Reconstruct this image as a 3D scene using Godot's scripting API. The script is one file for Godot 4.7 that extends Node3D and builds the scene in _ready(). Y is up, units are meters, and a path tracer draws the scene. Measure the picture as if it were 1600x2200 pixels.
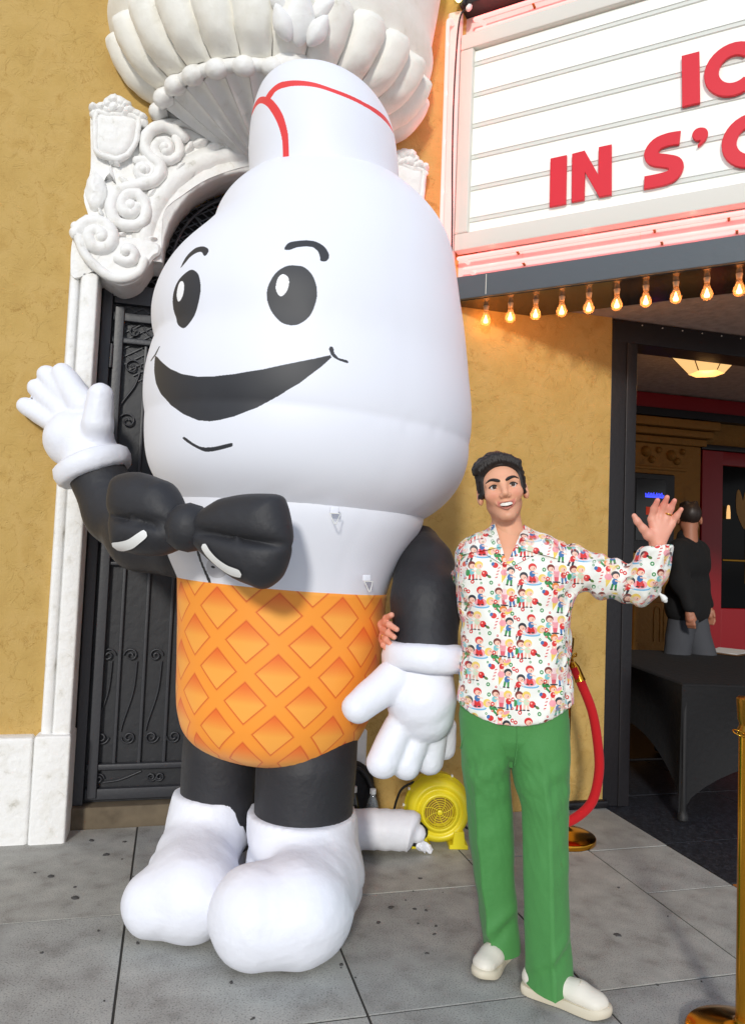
extends Node3D

# ---------------------------------------------------------------- mesh builder
class MB:
	var v := PackedVector3Array()
	var uv := PackedVector2Array()
	var col := PackedColorArray()
	var ix := PackedInt32Array()
	var weld := PackedInt32Array()
	func vert(p: Vector3, t := Vector2.ZERO, k := Color.WHITE) -> int:
		v.append(p)
		uv.append(t)
		col.append(k)
		return v.size() - 1
	func tri(a: int, b: int, c: int) -> void:
		ix.append(a)
		ix.append(b)
		ix.append(c)
	func quad(a: int, b: int, c: int, d: int) -> void:
		tri(a, b, c)
		tri(a, c, d)
	func fix(from: int) -> void:  # turns the triangles added since «from» outwards
		var o := Vector3.ZERO
		var n := 0
		for i in range(from, ix.size()):
			o += v[ix[i]]
			n += 1
		if n == 0:
			return
		o /= n
		var vol := 0.0
		for i in range(from, ix.size(), 3):
			vol += (v[ix[i]] - o).dot((v[ix[i + 1]] - o).cross(v[ix[i + 2]] - o))
		if vol < 0.0:
			for i in range(from, ix.size(), 3):
				var t := ix[i]
				ix[i] = ix[i + 1]
				ix[i + 1] = t
	func loft(rings: Array, closed := true, caps := 3, uvs: Array = [], k := Color.WHITE) -> void:
		var from := ix.size()
		var m: int = rings[0].size()
		var base := v.size()
		var cols := m + 1 if closed else m
		for r in rings.size():
			for i in cols:
				var t := Vector2(float(i) / (cols - 1), float(r) / (rings.size() - 1))
				if uvs.size():
					t = uvs[r][i]
				vert(rings[r][i % m], t, k)
			if closed:
				weld.append(base + r * cols)
				weld.append(base + r * cols + m)
		for r in rings.size() - 1:
			for i in cols - 1:
				var a := base + r * cols + i
				quad(a, a + 1, a + cols + 1, a + cols)
		if closed:
			for e in 2:
				if caps & (1 << e):
					var ring: PackedVector3Array = rings[0] if e == 0 else rings[-1]
					var c := Vector3.ZERO
					for p in ring:
						c += p
					var mid := vert(c / m, Vector2(0.5, 0.5), k)
					var s := v.size()
					for p in ring:
						vert(p, Vector2(0.5, 0.5), k)
					for i in m:
						if e == 0:
							tri(mid, s + (i + 1) % m, s + i)
						else:
							tri(mid, s + i, s + (i + 1) % m)
			fix(from)
	func tube(path: PackedVector3Array, rad, sides := 8, dome := false, k := Color.WHITE) -> void:
		var rings := []
		var n := path.size()
		var up := Vector3.UP
		var t0 := (path[1] - path[0]).normalized()
		if absf(t0.dot(up)) > 0.9:
			up = Vector3.RIGHT
		var x := t0.cross(up).normalized()
		for i in n:
			var t := (path[mini(i + 1, n - 1)] - path[maxi(i - 1, 0)]).normalized()
			x = (x - t * x.dot(t)).normalized()
			var y := t.cross(x)
			var r: float = rad if rad is float else rad[i]
			if dome and i == 0:
				for q in [0.3, 0.7, 0.92]:
					rings.append(ring(path[0] - t * r * sqrt(1.0 - q * q), x, y, r * q, sides))
			rings.append(ring(path[i], x, y, r, sides))
			if dome and i == n - 1:
				for q in [0.92, 0.7, 0.3]:
					rings.append(ring(path[i] + t * r * sqrt(1.0 - q * q), x, y, r * q, sides))
		loft(rings, true, 3, [], k)
	func ring(c: Vector3, x: Vector3, y: Vector3, r: float, n: int) -> PackedVector3Array:
		var o := PackedVector3Array()
		for i in n:
			var a := TAU * i / n
			o.append(c + x * cos(a) * r + y * sin(a) * r)
		return o
	func lathe(prof: PackedVector2Array, t := Transform3D(), n := 24, caps := 3) -> void:
		var rings := []
		for p in prof:
			var o := PackedVector3Array()
			for i in n:
				var a := TAU * i / n
				o.append(t * Vector3(cos(a) * p.x, p.y, -sin(a) * p.x))
			rings.append(o)
		loft(rings, true, caps)
	func tri_out(a: int, b: int, c: int, o: Vector3) -> void:
		if (v[b] - v[a]).cross(v[c] - v[a]).dot((v[a] + v[b] + v[c]) / 3.0 - o) < 0.0:
			tri(a, c, b)
		else:
			tri(a, b, c)
	func box(t: Transform3D, s: Vector3, b := 0.003, k := Color.WHITE) -> void:
		var h := s / 2.0
		b = minf(b, minf(h.x, minf(h.y, h.z)) * 0.8)
		var base := v.size()
		for i in 8:
			var g := Vector3(1 if i & 1 else -1, 1 if i & 2 else -1, 1 if i & 4 else -1)
			for a in 3:
				var p := Vector3(h.x - b, h.y - b, h.z - b)
				p[a] = h[a]
				p = p * g
				vert(t * p, Vector2(p.x + p.z, p.y + p.z * 0.3), k)
		var o := t.origin
		for a in 3:
			var u := (a + 1) % 3
			var w := (a + 2) % 3
			for sg in 2:
				var f := []
				for q in [[0, 0], [1, 0], [1, 1], [0, 1]]:
					f.append(base + ((sg << a) | (q[0] << u) | (q[1] << w)) * 3 + a)
				tri_out(f[0], f[1], f[2], o)
				tri_out(f[0], f[2], f[3], o)
			for s1 in 2:  # edges along axis a
				for s2 in 2:
					var c0 := (s1 << u) | (s2 << w)
					var c1 := c0 | (1 << a)
					tri_out(base + c0 * 3 + u, base + c0 * 3 + w, base + c1 * 3 + u, o)
					tri_out(base + c0 * 3 + w, base + c1 * 3 + w, base + c1 * 3 + u, o)
		for i in 8:
			tri_out(base + i * 3, base + i * 3 + 1, base + i * 3 + 2, o)
	func prism(poly: PackedVector2Array, t: Transform3D, z0: float, z1: float, inset := 0.0, k := Color.WHITE) -> void:
		var area := 0.0
		for i in poly.size():
			area += poly[i].cross(poly[(i + 1) % poly.size()])
		var p := poly.duplicate()
		if area < 0.0:
			p.reverse()
		var n := p.size()
		var front := p.duplicate()
		if inset > 0.0:
			for i in n:
				var e0 := (p[i] - p[(i + n - 1) % n]).normalized()
				var e1 := (p[(i + 1) % n] - p[i]).normalized()
				var nn := (Vector2(-e0.y, e0.x) + Vector2(-e1.y, e1.x))
				front[i] = p[i] + nn.normalized() * inset * minf(1.6, 2.0 / maxf(nn.length(), 0.3))
		var tr := Geometry2D.triangulate_polygon(front)
		if tr.is_empty():
			front = p.duplicate()
			tr = Geometry2D.triangulate_polygon(front)
		for side in 2:
			var s := v.size()
			var pp := front if side == 1 else p
			for q in pp:
				vert(t * Vector3(q.x, q.y, z1 if side else z0), q, k)
			for i in range(0, tr.size(), 3):
				var a := tr[i]
				var b := tr[i + 1]
				var c := tr[i + 2]
				var ccw := (pp[b] - pp[a]).cross(pp[c] - pp[a]) > 0.0
				if ccw == (side == 1):
					tri(s + a, s + b, s + c)
				else:
					tri(s + a, s + c, s + b)
		var zz := [z0, z1 - inset, z1] if inset > 0.0 else [z0, z1]
		var s0 := v.size()
		for i in n:
			var nx := (i + 1) % n
			for w in zz.size() - 1:
				var pa := front if (inset > 0.0 and w == 1) else p
				var a := vert(t * Vector3(p[i].x, p[i].y, zz[w]), p[i], k)
				var b := vert(t * Vector3(p[nx].x, p[nx].y, zz[w]), p[nx], k)
				var c := vert(t * Vector3(pa[nx].x, pa[nx].y, zz[w + 1]), p[nx], k)
				var d := vert(t * Vector3(pa[i].x, pa[i].y, zz[w + 1]), p[i], k)
				quad(a, b, c, d)
	func pillow(poly: PackedVector2Array, c: Vector2, t: Transform3D, thick: float, zbase := 0.0, back := true, pw := 2.2, crease = null, n := 9) -> void:
		var from := ix.size()
		var m := poly.size()
		for side in (2 if back else 1):
			var base := v.size()
			for r in n + 1:
				var s := 1.0 - float(r) / n
				s = sin(s * PI / 2.0)
				for i in m:
					var q := c + (poly[i] - c) * s
					var hgt := thick * pow(maxf(0.0, 1.0 - pow(s, pw)), 0.5)
					if crease != null:
						hgt *= crease.call(q)
					vert(t * Vector3(q.x, q.y, zbase + (hgt if side == 0 else -hgt)), q)
			for r in n:
				for i in m:
					var a := base + r * m + i
					var b := base + r * m + (i + 1) % m
					if side == 0:
						quad(a, b, b + m, a + m)
					else:
						quad(a, a + m, b + m, b)
		if back:
			for i in m:
				weld.append(from_base(from) + i)
				weld.append(from_base(from) + (n + 1) * m + i)
			fix(from)
	func from_base(from: int) -> int:
		return ix[from]
	func add(o: MB, t := Transform3D()) -> void:
		var s := v.size()
		for i in o.v.size():
			vert(t * o.v[i], o.uv[i], o.col[i])
		for i in o.ix:
			ix.append(i + s)
		for i in o.weld:
			weld.append(i + s)
	func jitter(nz: FastNoiseLite, amp: float) -> void:
		for i in v.size():
			var p := v[i]
			v[i] = p + Vector3(nz.get_noise_3d(p.x, p.y, p.z), nz.get_noise_3d(p.y + 31.0, p.z, p.x), nz.get_noise_3d(p.z, p.x + 57.0, p.y)) * amp
	func mesh() -> ArrayMesh:
		var n := PackedVector3Array()
		n.resize(v.size())
		var out := PackedInt32Array()
		out.resize(ix.size())
		for i in range(0, ix.size(), 3):
			var a := ix[i]
			var b := ix[i + 1]
			var c := ix[i + 2]
			var f := (v[b] - v[a]).cross(v[c] - v[a])
			n[a] += f
			n[b] += f
			n[c] += f
			out[i] = a
			out[i + 1] = c
			out[i + 2] = b
		for i in range(0, weld.size(), 2):
			var s := n[weld[i]] + n[weld[i + 1]]
			n[weld[i]] = s
			n[weld[i + 1]] = s
		for i in n.size():
			n[i] = n[i].normalized() if n[i].length_squared() > 1e-20 else Vector3.UP
		var arr := []
		arr.resize(Mesh.ARRAY_MAX)
		arr[Mesh.ARRAY_VERTEX] = v
		arr[Mesh.ARRAY_NORMAL] = n
		arr[Mesh.ARRAY_TEX_UV] = uv
		arr[Mesh.ARRAY_COLOR] = col
		arr[Mesh.ARRAY_INDEX] = out
		var m := ArrayMesh.new()
		m.add_surface_from_arrays(Mesh.PRIMITIVE_TRIANGLES, arr)
		return m


# ---------------------------------------------------------------- distance fields
class F:
	static func smin(a: float, b: float, k: float) -> float:
		var h := maxf(k - absf(a - b), 0.0) / k
		return minf(a, b) - h * h * k * 0.25


	static func ell(p: Vector3, r: Vector3) -> float:
		var k0 := (p / r).length()
		var k1 := (p / (r * r)).length()
		return k0 * (k0 - 1.0) / maxf(k1, 1e-6)


	static func cap(p: Vector3, a: Vector3, b: Vector3, ra: float, rb: float) -> float:
		var ba := b - a
		var t := clampf((p - a).dot(ba) / maxf(ba.length_squared(), 1e-9), 0.0, 1.0)
		return (p - a - ba * t).length() - lerpf(ra, rb, t)


class Caps:  # smoothly joined tapered capsules; a list of chains of x, y, z, r
	var a := PackedVector3Array()
	var b := PackedVector3Array()
	var inv := PackedFloat32Array()
	var ra := PackedFloat32Array()
	var dr := PackedFloat32Array()
	var k := 0.02
	var floor_y := -1e9
	var noise: FastNoiseLite
	var amp := 0.0
	var stretch := Vector3.ONE
	func _init(kk := 0.02) -> void:
		k = kk
	func chain(f: Array) -> Caps:
		var n := f.size() / 4
		for i in maxi(n - 1, 1):
			var j := mini(i + 1, n - 1)
			var p := Vector3(f[i * 4], f[i * 4 + 1], f[i * 4 + 2])
			var q := Vector3(f[j * 4], f[j * 4 + 1], f[j * 4 + 2])
			a.append(p)
			b.append(q - p)
			inv.append(1.0 / maxf((q - p).length_squared(), 1e-9))
			ra.append(f[i * 4 + 3])
			dr.append(f[j * 4 + 3] - f[i * 4 + 3])
		return self
	func d(p: Vector3) -> float:
		var r := 1e9
		for i in a.size():
			var q := p - a[i]
			var t := clampf(q.dot(b[i]) * inv[i], 0.0, 1.0)
			var e := (q - b[i] * t).length() - ra[i] - dr[i] * t
			var h := maxf(k - absf(r - e), 0.0) / k
			r = minf(r, e) - h * h * k * 0.25
		if amp > 0.0:
			var s := p * stretch
			r += noise.get_noise_3d(s.x, s.y, s.z) * amp
		if floor_y > -1e8:
			var e2 := floor_y - p.y
			var h2 := maxf(0.03 - absf(r - e2), 0.0) / 0.03
			r = maxf(r, e2) + h2 * h2 * 0.03 * 0.25
		return r


static func nets(f, lo: Vector3, hi: Vector3, h: float, mb: MB = null, colf = null, t := Transform3D()) -> MB:
	if mb == null:
		mb = MB.new()
	var from := mb.ix.size()
	var nx := int(ceil((hi.x - lo.x) / h / 4.0)) * 4
	var ny := int(ceil((hi.y - lo.y) / h / 4.0)) * 4
	var nz := int(ceil((hi.z - lo.z) / h / 4.0)) * 4
	var sx := nx + 1
	var sxy := (nx + 1) * (ny + 1)
	var val := PackedFloat32Array()
	val.resize(sxy * (nz + 1))
	val.fill(1e9)
	var cell := PackedInt32Array()
	cell.resize(val.size())
	cell.fill(-1)
	var blocks := []
	for bz in range(0, nz, 4):
		for by in range(0, ny, 4):
			for bx in range(0, nx, 4):
				var c := lo + Vector3(bx + 2, by + 2, bz + 2) * h
				if absf(f.d(c)) > h * 4.4:
					continue
				blocks.append(Vector3i(bx, by, bz))
				for z in range(bz, bz + 5):
					for y in range(by, by + 5):
						var o := z * sxy + y * sx
						for x in range(bx, bx + 5):
							if val[o + x] > 1e8:
								val[o + x] = f.d(lo + Vector3(x, y, z) * h)
	var co := [0, 1, sx, sx + 1, sxy, sxy + 1, sxy + sx, sxy + sx + 1]
	var ed := [[0, 1], [2, 3], [4, 5], [6, 7], [0, 2], [1, 3], [4, 6], [5, 7], [0, 4], [1, 5], [2, 6], [3, 7]]
	var used := []
	for bl in blocks:
		for z in range(bl.z, bl.z + 4):
			for y in range(bl.y, bl.y + 4):
				for x in range(bl.x, bl.x + 4):
					var o: int = z * sxy + y * sx + x
					var m := 0
					for i in 8:
						if val[o + co[i]] < 0.0:
							m |= 1 << i
					if m == 0 or m == 255:
						continue
					var s := Vector3.ZERO
					var n := 0
					for e in ed:
						var i0: int = e[0]
						var i1: int = e[1]
						if ((m >> i0) & 1) != ((m >> i1) & 1):
							var v0 := val[o + co[i0]]
							var v1 := val[o + co[i1]]
							var w := v0 / (v0 - v1)
							var p0 := Vector3(i0 & 1, (i0 >> 1) & 1, i0 >> 2)
							var p1 := Vector3(i1 & 1, (i1 >> 1) & 1, i1 >> 2)
							s += p0.lerp(p1, w)
							n += 1
					var p := lo + (Vector3(x, y, z) + s / n) * h
					cell[o] = mb.vert(t * p, Vector2.ZERO, colf.call(p) if colf != null else Color.WHITE)
					used.append(o)
	var st := [1, sx, sxy]
	for o in used:
		for ax in 3:
			var a: bool = val[o] < 0.0
			if a == (val[o + st[ax]] < 0.0):
				continue
			var u: int = st[(ax + 1) % 3]
			var w: int = st[(ax + 2) % 3]
			if o - u - w < 0:
				continue
			var q := [cell[o], cell[o - u], cell[o - u - w], cell[o - w]]
			if q.min() < 0:
				continue
			if a:
				mb.quad(q[0], q[1], q[2], q[3])
			else:
				mb.quad(q[0], q[3], q[2], q[1])
	mb.fix(from)
	return mb


# ---------------------------------------------------------------- curves and prints
static func pts2(f: Array) -> PackedVector2Array:
	var o := PackedVector2Array()
	for i in range(0, f.size(), 2):
		o.append(Vector2(f[i], f[i + 1]))
	return o


static func smooth2(p: PackedVector2Array, n := 5, closed := true) -> PackedVector2Array:
	var o := PackedVector2Array()
	var m := p.size()
	for i in (m if closed else m - 1):
		var a := p[(i + m - 1) % m] if closed else p[maxi(i - 1, 0)]
		var d := p[(i + 2) % m] if closed else p[mini(i + 2, m - 1)]
		for j in n:
			o.append(p[i].cubic_interpolate(p[(i + 1) % m], a, d, float(j) / n))
	if not closed:
		o.append(p[-1])
	return o


static func smooth3(p: PackedVector3Array, n := 5) -> PackedVector3Array:
	var o := PackedVector3Array()
	var m := p.size()
	for i in m - 1:
		for j in n:
			o.append(p[i].cubic_interpolate(p[i + 1], p[maxi(i - 1, 0)], p[mini(i + 2, m - 1)], float(j) / n))
	o.append(p[-1])
	return o


static func path3(f: Array) -> PackedVector3Array:
	var o := PackedVector3Array()
	for i in range(0, f.size(), 3):
		o.append(Vector3(f[i], f[i + 1], f[i + 2]))
	return o


static func fill(img: Image, p: PackedVector2Array, c: Color) -> void:
	var y0 := 1e9
	var y1 := -1e9
	for q in p:
		y0 = minf(y0, q.y)
		y1 = maxf(y1, q.y)
	for y in range(maxi(0, int(y0)), mini(img.get_height() - 1, int(y1)) + 1):
		var xs := []
		var s := y + 0.5
		for i in p.size():
			var a := p[i]
			var b := p[(i + 1) % p.size()]
			if (a.y <= s) != (b.y <= s):
				xs.append(a.x + (b.x - a.x) * (s - a.y) / (b.y - a.y))
		xs.sort()
		for i in range(0, xs.size() - 1, 2):
			var x0 := int(round(xs[i]))
			img.fill_rect(Rect2i(x0, y, int(round(xs[i + 1])) - x0, 1), c)


static func disc(img: Image, c: Vector2, r: Vector2, col: Color, turn := 0.0) -> void:
	var p := PackedVector2Array()
	for i in 20:
		p.append(c + (Vector2(cos(TAU * i / 20), sin(TAU * i / 20)) * r).rotated(turn))
	fill(img, p, col)


# ---------------------------------------------------------------- materials
var M := {}
var tex_seed := 0


func noise_tex(freq: float, stops: Array, oct := 4, size := 512, kind := FastNoiseLite.TYPE_SIMPLEX_SMOOTH, warp := 0.0) -> NoiseTexture2D:
	var n := FastNoiseLite.new()
	n.noise_type = kind
	n.frequency = freq
	n.fractal_octaves = oct
	tex_seed += 1
	n.seed = tex_seed * 17
	if warp > 0.0:
		n.domain_warp_enabled = true
		n.domain_warp_amplitude = warp
		n.domain_warp_frequency = freq * 1.5
	var t := NoiseTexture2D.new()
	t.width = size
	t.height = size
	t.seamless = true
	t.noise = n
	if stops.size():
		var g := Gradient.new()
		var off := PackedFloat32Array()
		var cs := PackedColorArray()
		for i in range(0, stops.size(), 2):
			off.append(stops[i])
			cs.append(stops[i + 1])
		g.offsets = off
		g.colors = cs
		t.color_ramp = g
	return t


func mat(c: Color, rough := 0.6, metal := 0.0) -> StandardMaterial3D:
	var m := StandardMaterial3D.new()
	m.albedo_color = c
	m.roughness = rough
	m.metallic = metal
	return m


func tri_tex(m: StandardMaterial3D, albedo: Texture2D, bump: Texture2D, scale: float, cm: float, world := true) -> StandardMaterial3D:
	m.uv1_triplanar = true
	m.uv1_world_triplanar = world
	m.uv1_scale = Vector3.ONE * scale
	if albedo:
		m.albedo_texture = albedo
	if bump:
		m.heightmap_enabled = true
		m.heightmap_texture = bump
		m.heightmap_scale = cm
	return m


func glow(c: Color, e: float) -> StandardMaterial3D:
	var m := mat(c, 0.4)
	m.emission_enabled = true
	m.emission = c
	m.emission_energy_multiplier = e
	return m


# ---------------------------------------------------------------- naming
var names := {}


func numbered(called: String) -> String:
	var n: int = names.get(called, 0)
	names[called] = n + 1
	return called if n == 0 else "%s_%03d" % [called, n]


func thing(called: String, label: String, category: String, at := Vector3.ZERO, turn := 0.0, group := "") -> Node3D:
	var o := Node3D.new()
	o.name = numbered(called)
	add_child(o, true)
	o.position = at
	o.rotation.y = turn
	tag(o, label, category, group)
	return o


func tag(o: Node3D, label: String, category: String, group := "") -> Node3D:
	o.set_meta("label", label)
	o.set_meta("category", category)
	if group:
		o.set_meta("group", group)
	return o


func part(called: String, shape, m: Material, parent: Node = null, label := "") -> MeshInstance3D:
	var o := MeshInstance3D.new()
	o.mesh = shape.mesh() if shape is MB else shape
	o.material_override = m
	if parent == null:
		o.name = numbered(called)
		add_child(o, true)
	else:
		var n := 0
		var nm := called
		while parent.has_node(nm):
			n += 1
			nm = "%s_%03d" % [called, n]
		o.name = nm
		parent.add_child(o, true)
	if label:
		o.set_meta("label", label)
	return o


func struct(called: String, shape, m: Material) -> MeshInstance3D:
	var o := part(called, shape, m)
	o.set_meta("kind", "structure")
	return o


func at(x: float, y: float, z: float) -> Transform3D:
	return Transform3D(Basis(), Vector3(x, y, z))


func bx(x0: float, x1: float, y0: float, y1: float, z0: float, z1: float, b := 0.003) -> MB:
	var m := MB.new()
	m.box(at((x0 + x1) / 2, (y0 + y1) / 2, (z0 + z1) / 2), Vector3(x1 - x0, y1 - y0, z1 - z0), b)
	return m


# ---------------------------------------------------------------- scene
func _ready() -> void:
	# camera
	var cam := Camera3D.new()
	cam.name = "camera"
	var yaw := 0.258
	var pitch := 0.056
	var roll := 0.0395
	var f := Vector3(sin(yaw) * cos(pitch), sin(pitch), -cos(yaw) * cos(pitch))
	var r := f.cross(Vector3.UP).normalized()
	var u := r.cross(f)
	cam.transform = Transform3D(Basis(r * cos(roll) + u * sin(roll), u * cos(roll) - r * sin(roll), -f), Vector3(0, 1.39, 3.84))
	cam.fov = rad_to_deg(2.0 * atan(1100.0 / 1600.0))
	cam.near = 0.05
	cam.far = 200.0
	add_child(cam)
	# sky, exposure
	var sky_m := ProceduralSkyMaterial.new()
	sky_m.sky_top_color = Color(0.72, 0.79, 0.90)
	sky_m.sky_horizon_color = Color(0.95, 0.95, 0.94)
	sky_m.ground_bottom_color = Color(0.42, 0.42, 0.42)
	sky_m.ground_horizon_color = Color(0.62, 0.61, 0.6)
	sky_m.sky_curve = 0.2
	sky_m.energy_multiplier = 1.0
	var sky := Sky.new()
	sky.sky_material = sky_m
	var env := Environment.new()
	env.background_mode = Environment.BG_SKY
	env.sky = sky
	env.background_energy_multiplier = 1.0
	env.tonemap_mode = Environment.TONE_MAPPER_LINEAR
	env.tonemap_exposure = 1.09
	env.sdfgi_enabled = true
	env.ssao_enabled = true
	env.ssil_enabled = true
	var we := WorldEnvironment.new()
	we.name = "environment"
	we.environment = env
	add_child(we)
	# light from the street, a little left of and above the camera
	var sun := DirectionalLight3D.new()
	sun.name = "sun"
	sun.light_energy = 0.6
	sun.light_angular_distance = 6.0
	sun.light_color = Color(1.0, 0.985, 0.95)
	sun.shadow_enabled = true
	add_child(sun)
	sun.look_at_from_position(Vector3.ZERO, Vector3(0.34, -0.33, -0.87))

	materials()
	build_street()
	build_facade()
	build_corbel()
	build_door()
	build_marquee()
	build_lobby()
	build_inflatable()
	build_props()
	build_man()
	build_visitor()


func materials() -> void:
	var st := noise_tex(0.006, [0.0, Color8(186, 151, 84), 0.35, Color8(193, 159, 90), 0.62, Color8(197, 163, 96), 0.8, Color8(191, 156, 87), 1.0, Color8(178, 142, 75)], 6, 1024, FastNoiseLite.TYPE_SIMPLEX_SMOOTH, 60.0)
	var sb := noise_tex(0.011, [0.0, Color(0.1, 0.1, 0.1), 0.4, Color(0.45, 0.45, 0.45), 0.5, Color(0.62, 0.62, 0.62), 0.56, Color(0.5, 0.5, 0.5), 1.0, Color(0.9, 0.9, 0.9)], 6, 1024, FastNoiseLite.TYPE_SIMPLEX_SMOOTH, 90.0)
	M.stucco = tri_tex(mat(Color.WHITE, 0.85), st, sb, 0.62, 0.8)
	# thin trowel scratches and specks of dirt in the render
	var sc := noise_tex(0.012, [0.0, Color.WHITE, 0.49, Color.WHITE, 0.498, Color8(228, 218, 200), 0.5, Color8(205, 190, 166), 0.502, Color8(232, 224, 208), 0.51, Color.WHITE, 0.84, Color.WHITE, 0.9, Color8(236, 228, 212), 1.0, Color8(216, 202, 180)], 7, 1024, FastNoiseLite.TYPE_VALUE_CUBIC, 50.0)
	M.stucco.detail_enabled = true
	M.stucco.detail_albedo = sc
	M.stucco.detail_blend_mode = BaseMaterial3D.BLEND_MODE_MUL
	var wt := noise_tex(0.01, [0.0, Color8(196, 192, 182), 0.2, Color8(236, 234, 229), 0.5, Color8(244, 243, 241), 1.0, Color8(240, 239, 235)], 5, 512, FastNoiseLite.TYPE_SIMPLEX_SMOOTH, 40.0)
	var wb := noise_tex(0.03, [], 5, 512, FastNoiseLite.TYPE_SIMPLEX_SMOOTH, 20.0)
	M.white_stone = tri_tex(mat(Color8(255, 255, 255), 0.6), wt, wb, 1.6, 0.22)
	M.cream_stone = tri_tex(mat(Color8(255, 253, 246), 0.62), wt, wb, 1.3, 0.22)
	var ct := noise_tex(0.0055, [0.0, Color8(160, 158, 154), 0.3, Color8(182, 181, 178), 0.6, Color8(192, 192, 189), 1.0, Color8(206, 205, 201)], 4, 1024)
	var speck := noise_tex(0.13, [0.0, Color8(140, 138, 134), 0.2, Color8(188, 187, 184), 0.34, Color8(228, 228, 226), 0.6, Color8(236, 236, 233), 0.8, Color8(246, 244, 240), 1.0, Color8(255, 252, 246)], 2, 1024)
	for i in 3:
		var m := tri_tex(mat([Color8(244, 244, 243), Color8(234, 234, 234), Color8(248, 246, 242)][i], 0.82), ct, speck, 0.9 + 0.13 * i, 0.12)
		m.detail_enabled = true
		m.detail_albedo = speck
		m.detail_blend_mode = BaseMaterial3D.BLEND_MODE_MUL
		m.uv2_triplanar = true
		m.uv2_world_triplanar = true
		m.uv2_scale = Vector3.ONE * (1.1 + 0.2 * i)
		m.uv1_offset = Vector3(0.31 * i, 0.0, 0.17 * i)
		M["slab%d" % i] = m
	M.ground = tri_tex(mat(Color8(225, 223, 217), 0.9), ct, speck, 0.7, 0.1)
	M.joint = mat(Color8(58, 56, 52), 0.95)
	M.step = tri_tex(mat(Color8(150, 134, 112), 0.85), ct, speck, 1.3, 0.2)
	var bt := noise_tex(0.05, [0.0, Color8(24, 25, 29), 0.45, Color8(36, 38, 43), 0.62, Color8(44, 47, 54), 0.66, Color8(130, 134, 140), 0.70, Color8(46, 48, 55), 1.0, Color8(52, 54, 60)], 5, 512, FastNoiseLite.TYPE_SIMPLEX_SMOOTH, 50.0)
	M.black_tile = tri_tex(mat(Color8(232, 232, 236), 0.5), bt, speck, 1.4, 0.25)
	M.orange_tile = tri_tex(mat(Color8(176, 104, 40), 0.7), wt, speck, 1.2, 0.1)
	M.iron = tri_tex(mat(Color8(52, 53, 58), 0.45), null, wb, 2.5, 0.05)
	M.iron.metallic_specular = 0.55
	M.iron_panel = tri_tex(mat(Color8(42, 43, 47), 0.5), null, wb, 1.0, 0.1)
	M.black_paint = tri_tex(mat(Color8(29, 27, 30), 0.42), null, wb, 1.5, 0.08)
	M.fascia = tri_tex(mat(Color8(84, 91, 97), 0.5), null, wb, 1.0, 0.1)
	M.soffit_paint = tri_tex(mat(Color8(36, 36, 38), 0.13), null, wb, 1.2, 0.03)
	M.soffit_paint.metallic_specular = 0.8
	var pl := noise_tex(0.02, [0.0, Color8(176, 160, 152), 0.5, Color8(194, 178, 170), 1.0, Color8(204, 190, 182)], 5, 512)
	M.plaster = tri_tex(mat(Color8(255, 250, 248), 0.85), pl, wb, 1.1, 0.4)
	M.frame = tri_tex(mat(Color8(226, 222, 212), 0.45), null, wb, 1.3, 0.05)
	M.channel = tri_tex(mat(Color8(236, 226, 222), 0.5), null, wb, 1.3, 0.08)
	M.letter = mat(Color8(224, 38, 52), 0.4)
	M.rail = mat(Color8(232, 232, 226), 0.4)
	M.panel = glow(Color8(242, 244, 236), 0.2)
	M.panel.roughness = 0.3
	M.neon = glow(Color(1.0, 0.5, 0.48), 2.8)
	M.neon_cream = glow(Color(1.0, 0.93, 0.62), 2.6)
	M.gold = mat(Color(0.86, 0.62, 0.2), 0.16, 1.0)
	M.gold_dark = mat(Color(0.62, 0.45, 0.17), 0.3, 1.0)
	var nf := noise_tex(0.02, [], 4, 512)
	M.nylon = tri_tex(mat(Color8(237, 239, 248), 0.52), null, nf, 1.6, 0.25, false)
	M.nylon.rim_enabled = true
	M.nylon.rim = 0.15
	M.nylon_black = tri_tex(mat(Color8(38, 38, 42), 0.6), null, nf, 1.6, 0.25, false)
	M.nylon_black.rim_enabled = true
	M.nylon_black.rim = 0.25
	M.rope = tri_tex(mat(Color8(190, 12, 22), 0.9), null, noise_tex(0.2, [], 2, 256), 6.0, 0.08, false)
	M.rope.rim_enabled = true
	M.rope.rim = 0.7
	M.black_rubber = mat(Color8(26, 26, 28), 0.6)
	M.black_cloth = tri_tex(mat(Color8(20, 20, 22), 0.85), null, nf, 2.0, 0.3, false)
	M.yellow_plastic = tri_tex(mat(Color8(232, 214, 40), 0.36), null, wb, 3.0, 0.03, false)
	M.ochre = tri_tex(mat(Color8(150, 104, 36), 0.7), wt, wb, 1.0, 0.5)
	M.red_paint = mat(Color8(140, 14, 24), 0.4)
	M.dark_floor = tri_tex(mat(Color8(46, 36, 32), 0.4), null, wb, 1.0, 0.05)
	M.gum = mat(Color8(76, 74, 72), 0.85)
	M.white_plain = mat(Color8(236, 236, 234), 0.6)
	M.bulb_glass = mat(Color(1.0, 0.82, 0.6, 0.22), 0.04)
	M.bulb_glass.transparency = BaseMaterial3D.TRANSPARENCY_ALPHA
	M.dark_glass = mat(Color8(10, 10, 11), 0.1)
	M.dark_glass.metallic_specular = 0.22
	M.rail_band = mat(Color8(226, 228, 220), 0.35)
	M.socket = mat(Color8(214, 190, 160), 0.4)
	M.filament = glow(Color(1.0, 0.7, 0.42), 9.0)
	M.shade = glow(Color(1.0, 0.8, 0.52), 0.9)
	M.shade_low = glow(Color(1.0, 0.78, 0.5), 0.8)
	M.shoe_white = tri_tex(mat(Color8(226, 220, 206), 0.55), null, wb, 4.0, 0.03, false)
	M.shoe_sole = mat(Color8(214, 204, 182), 0.6)
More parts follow.
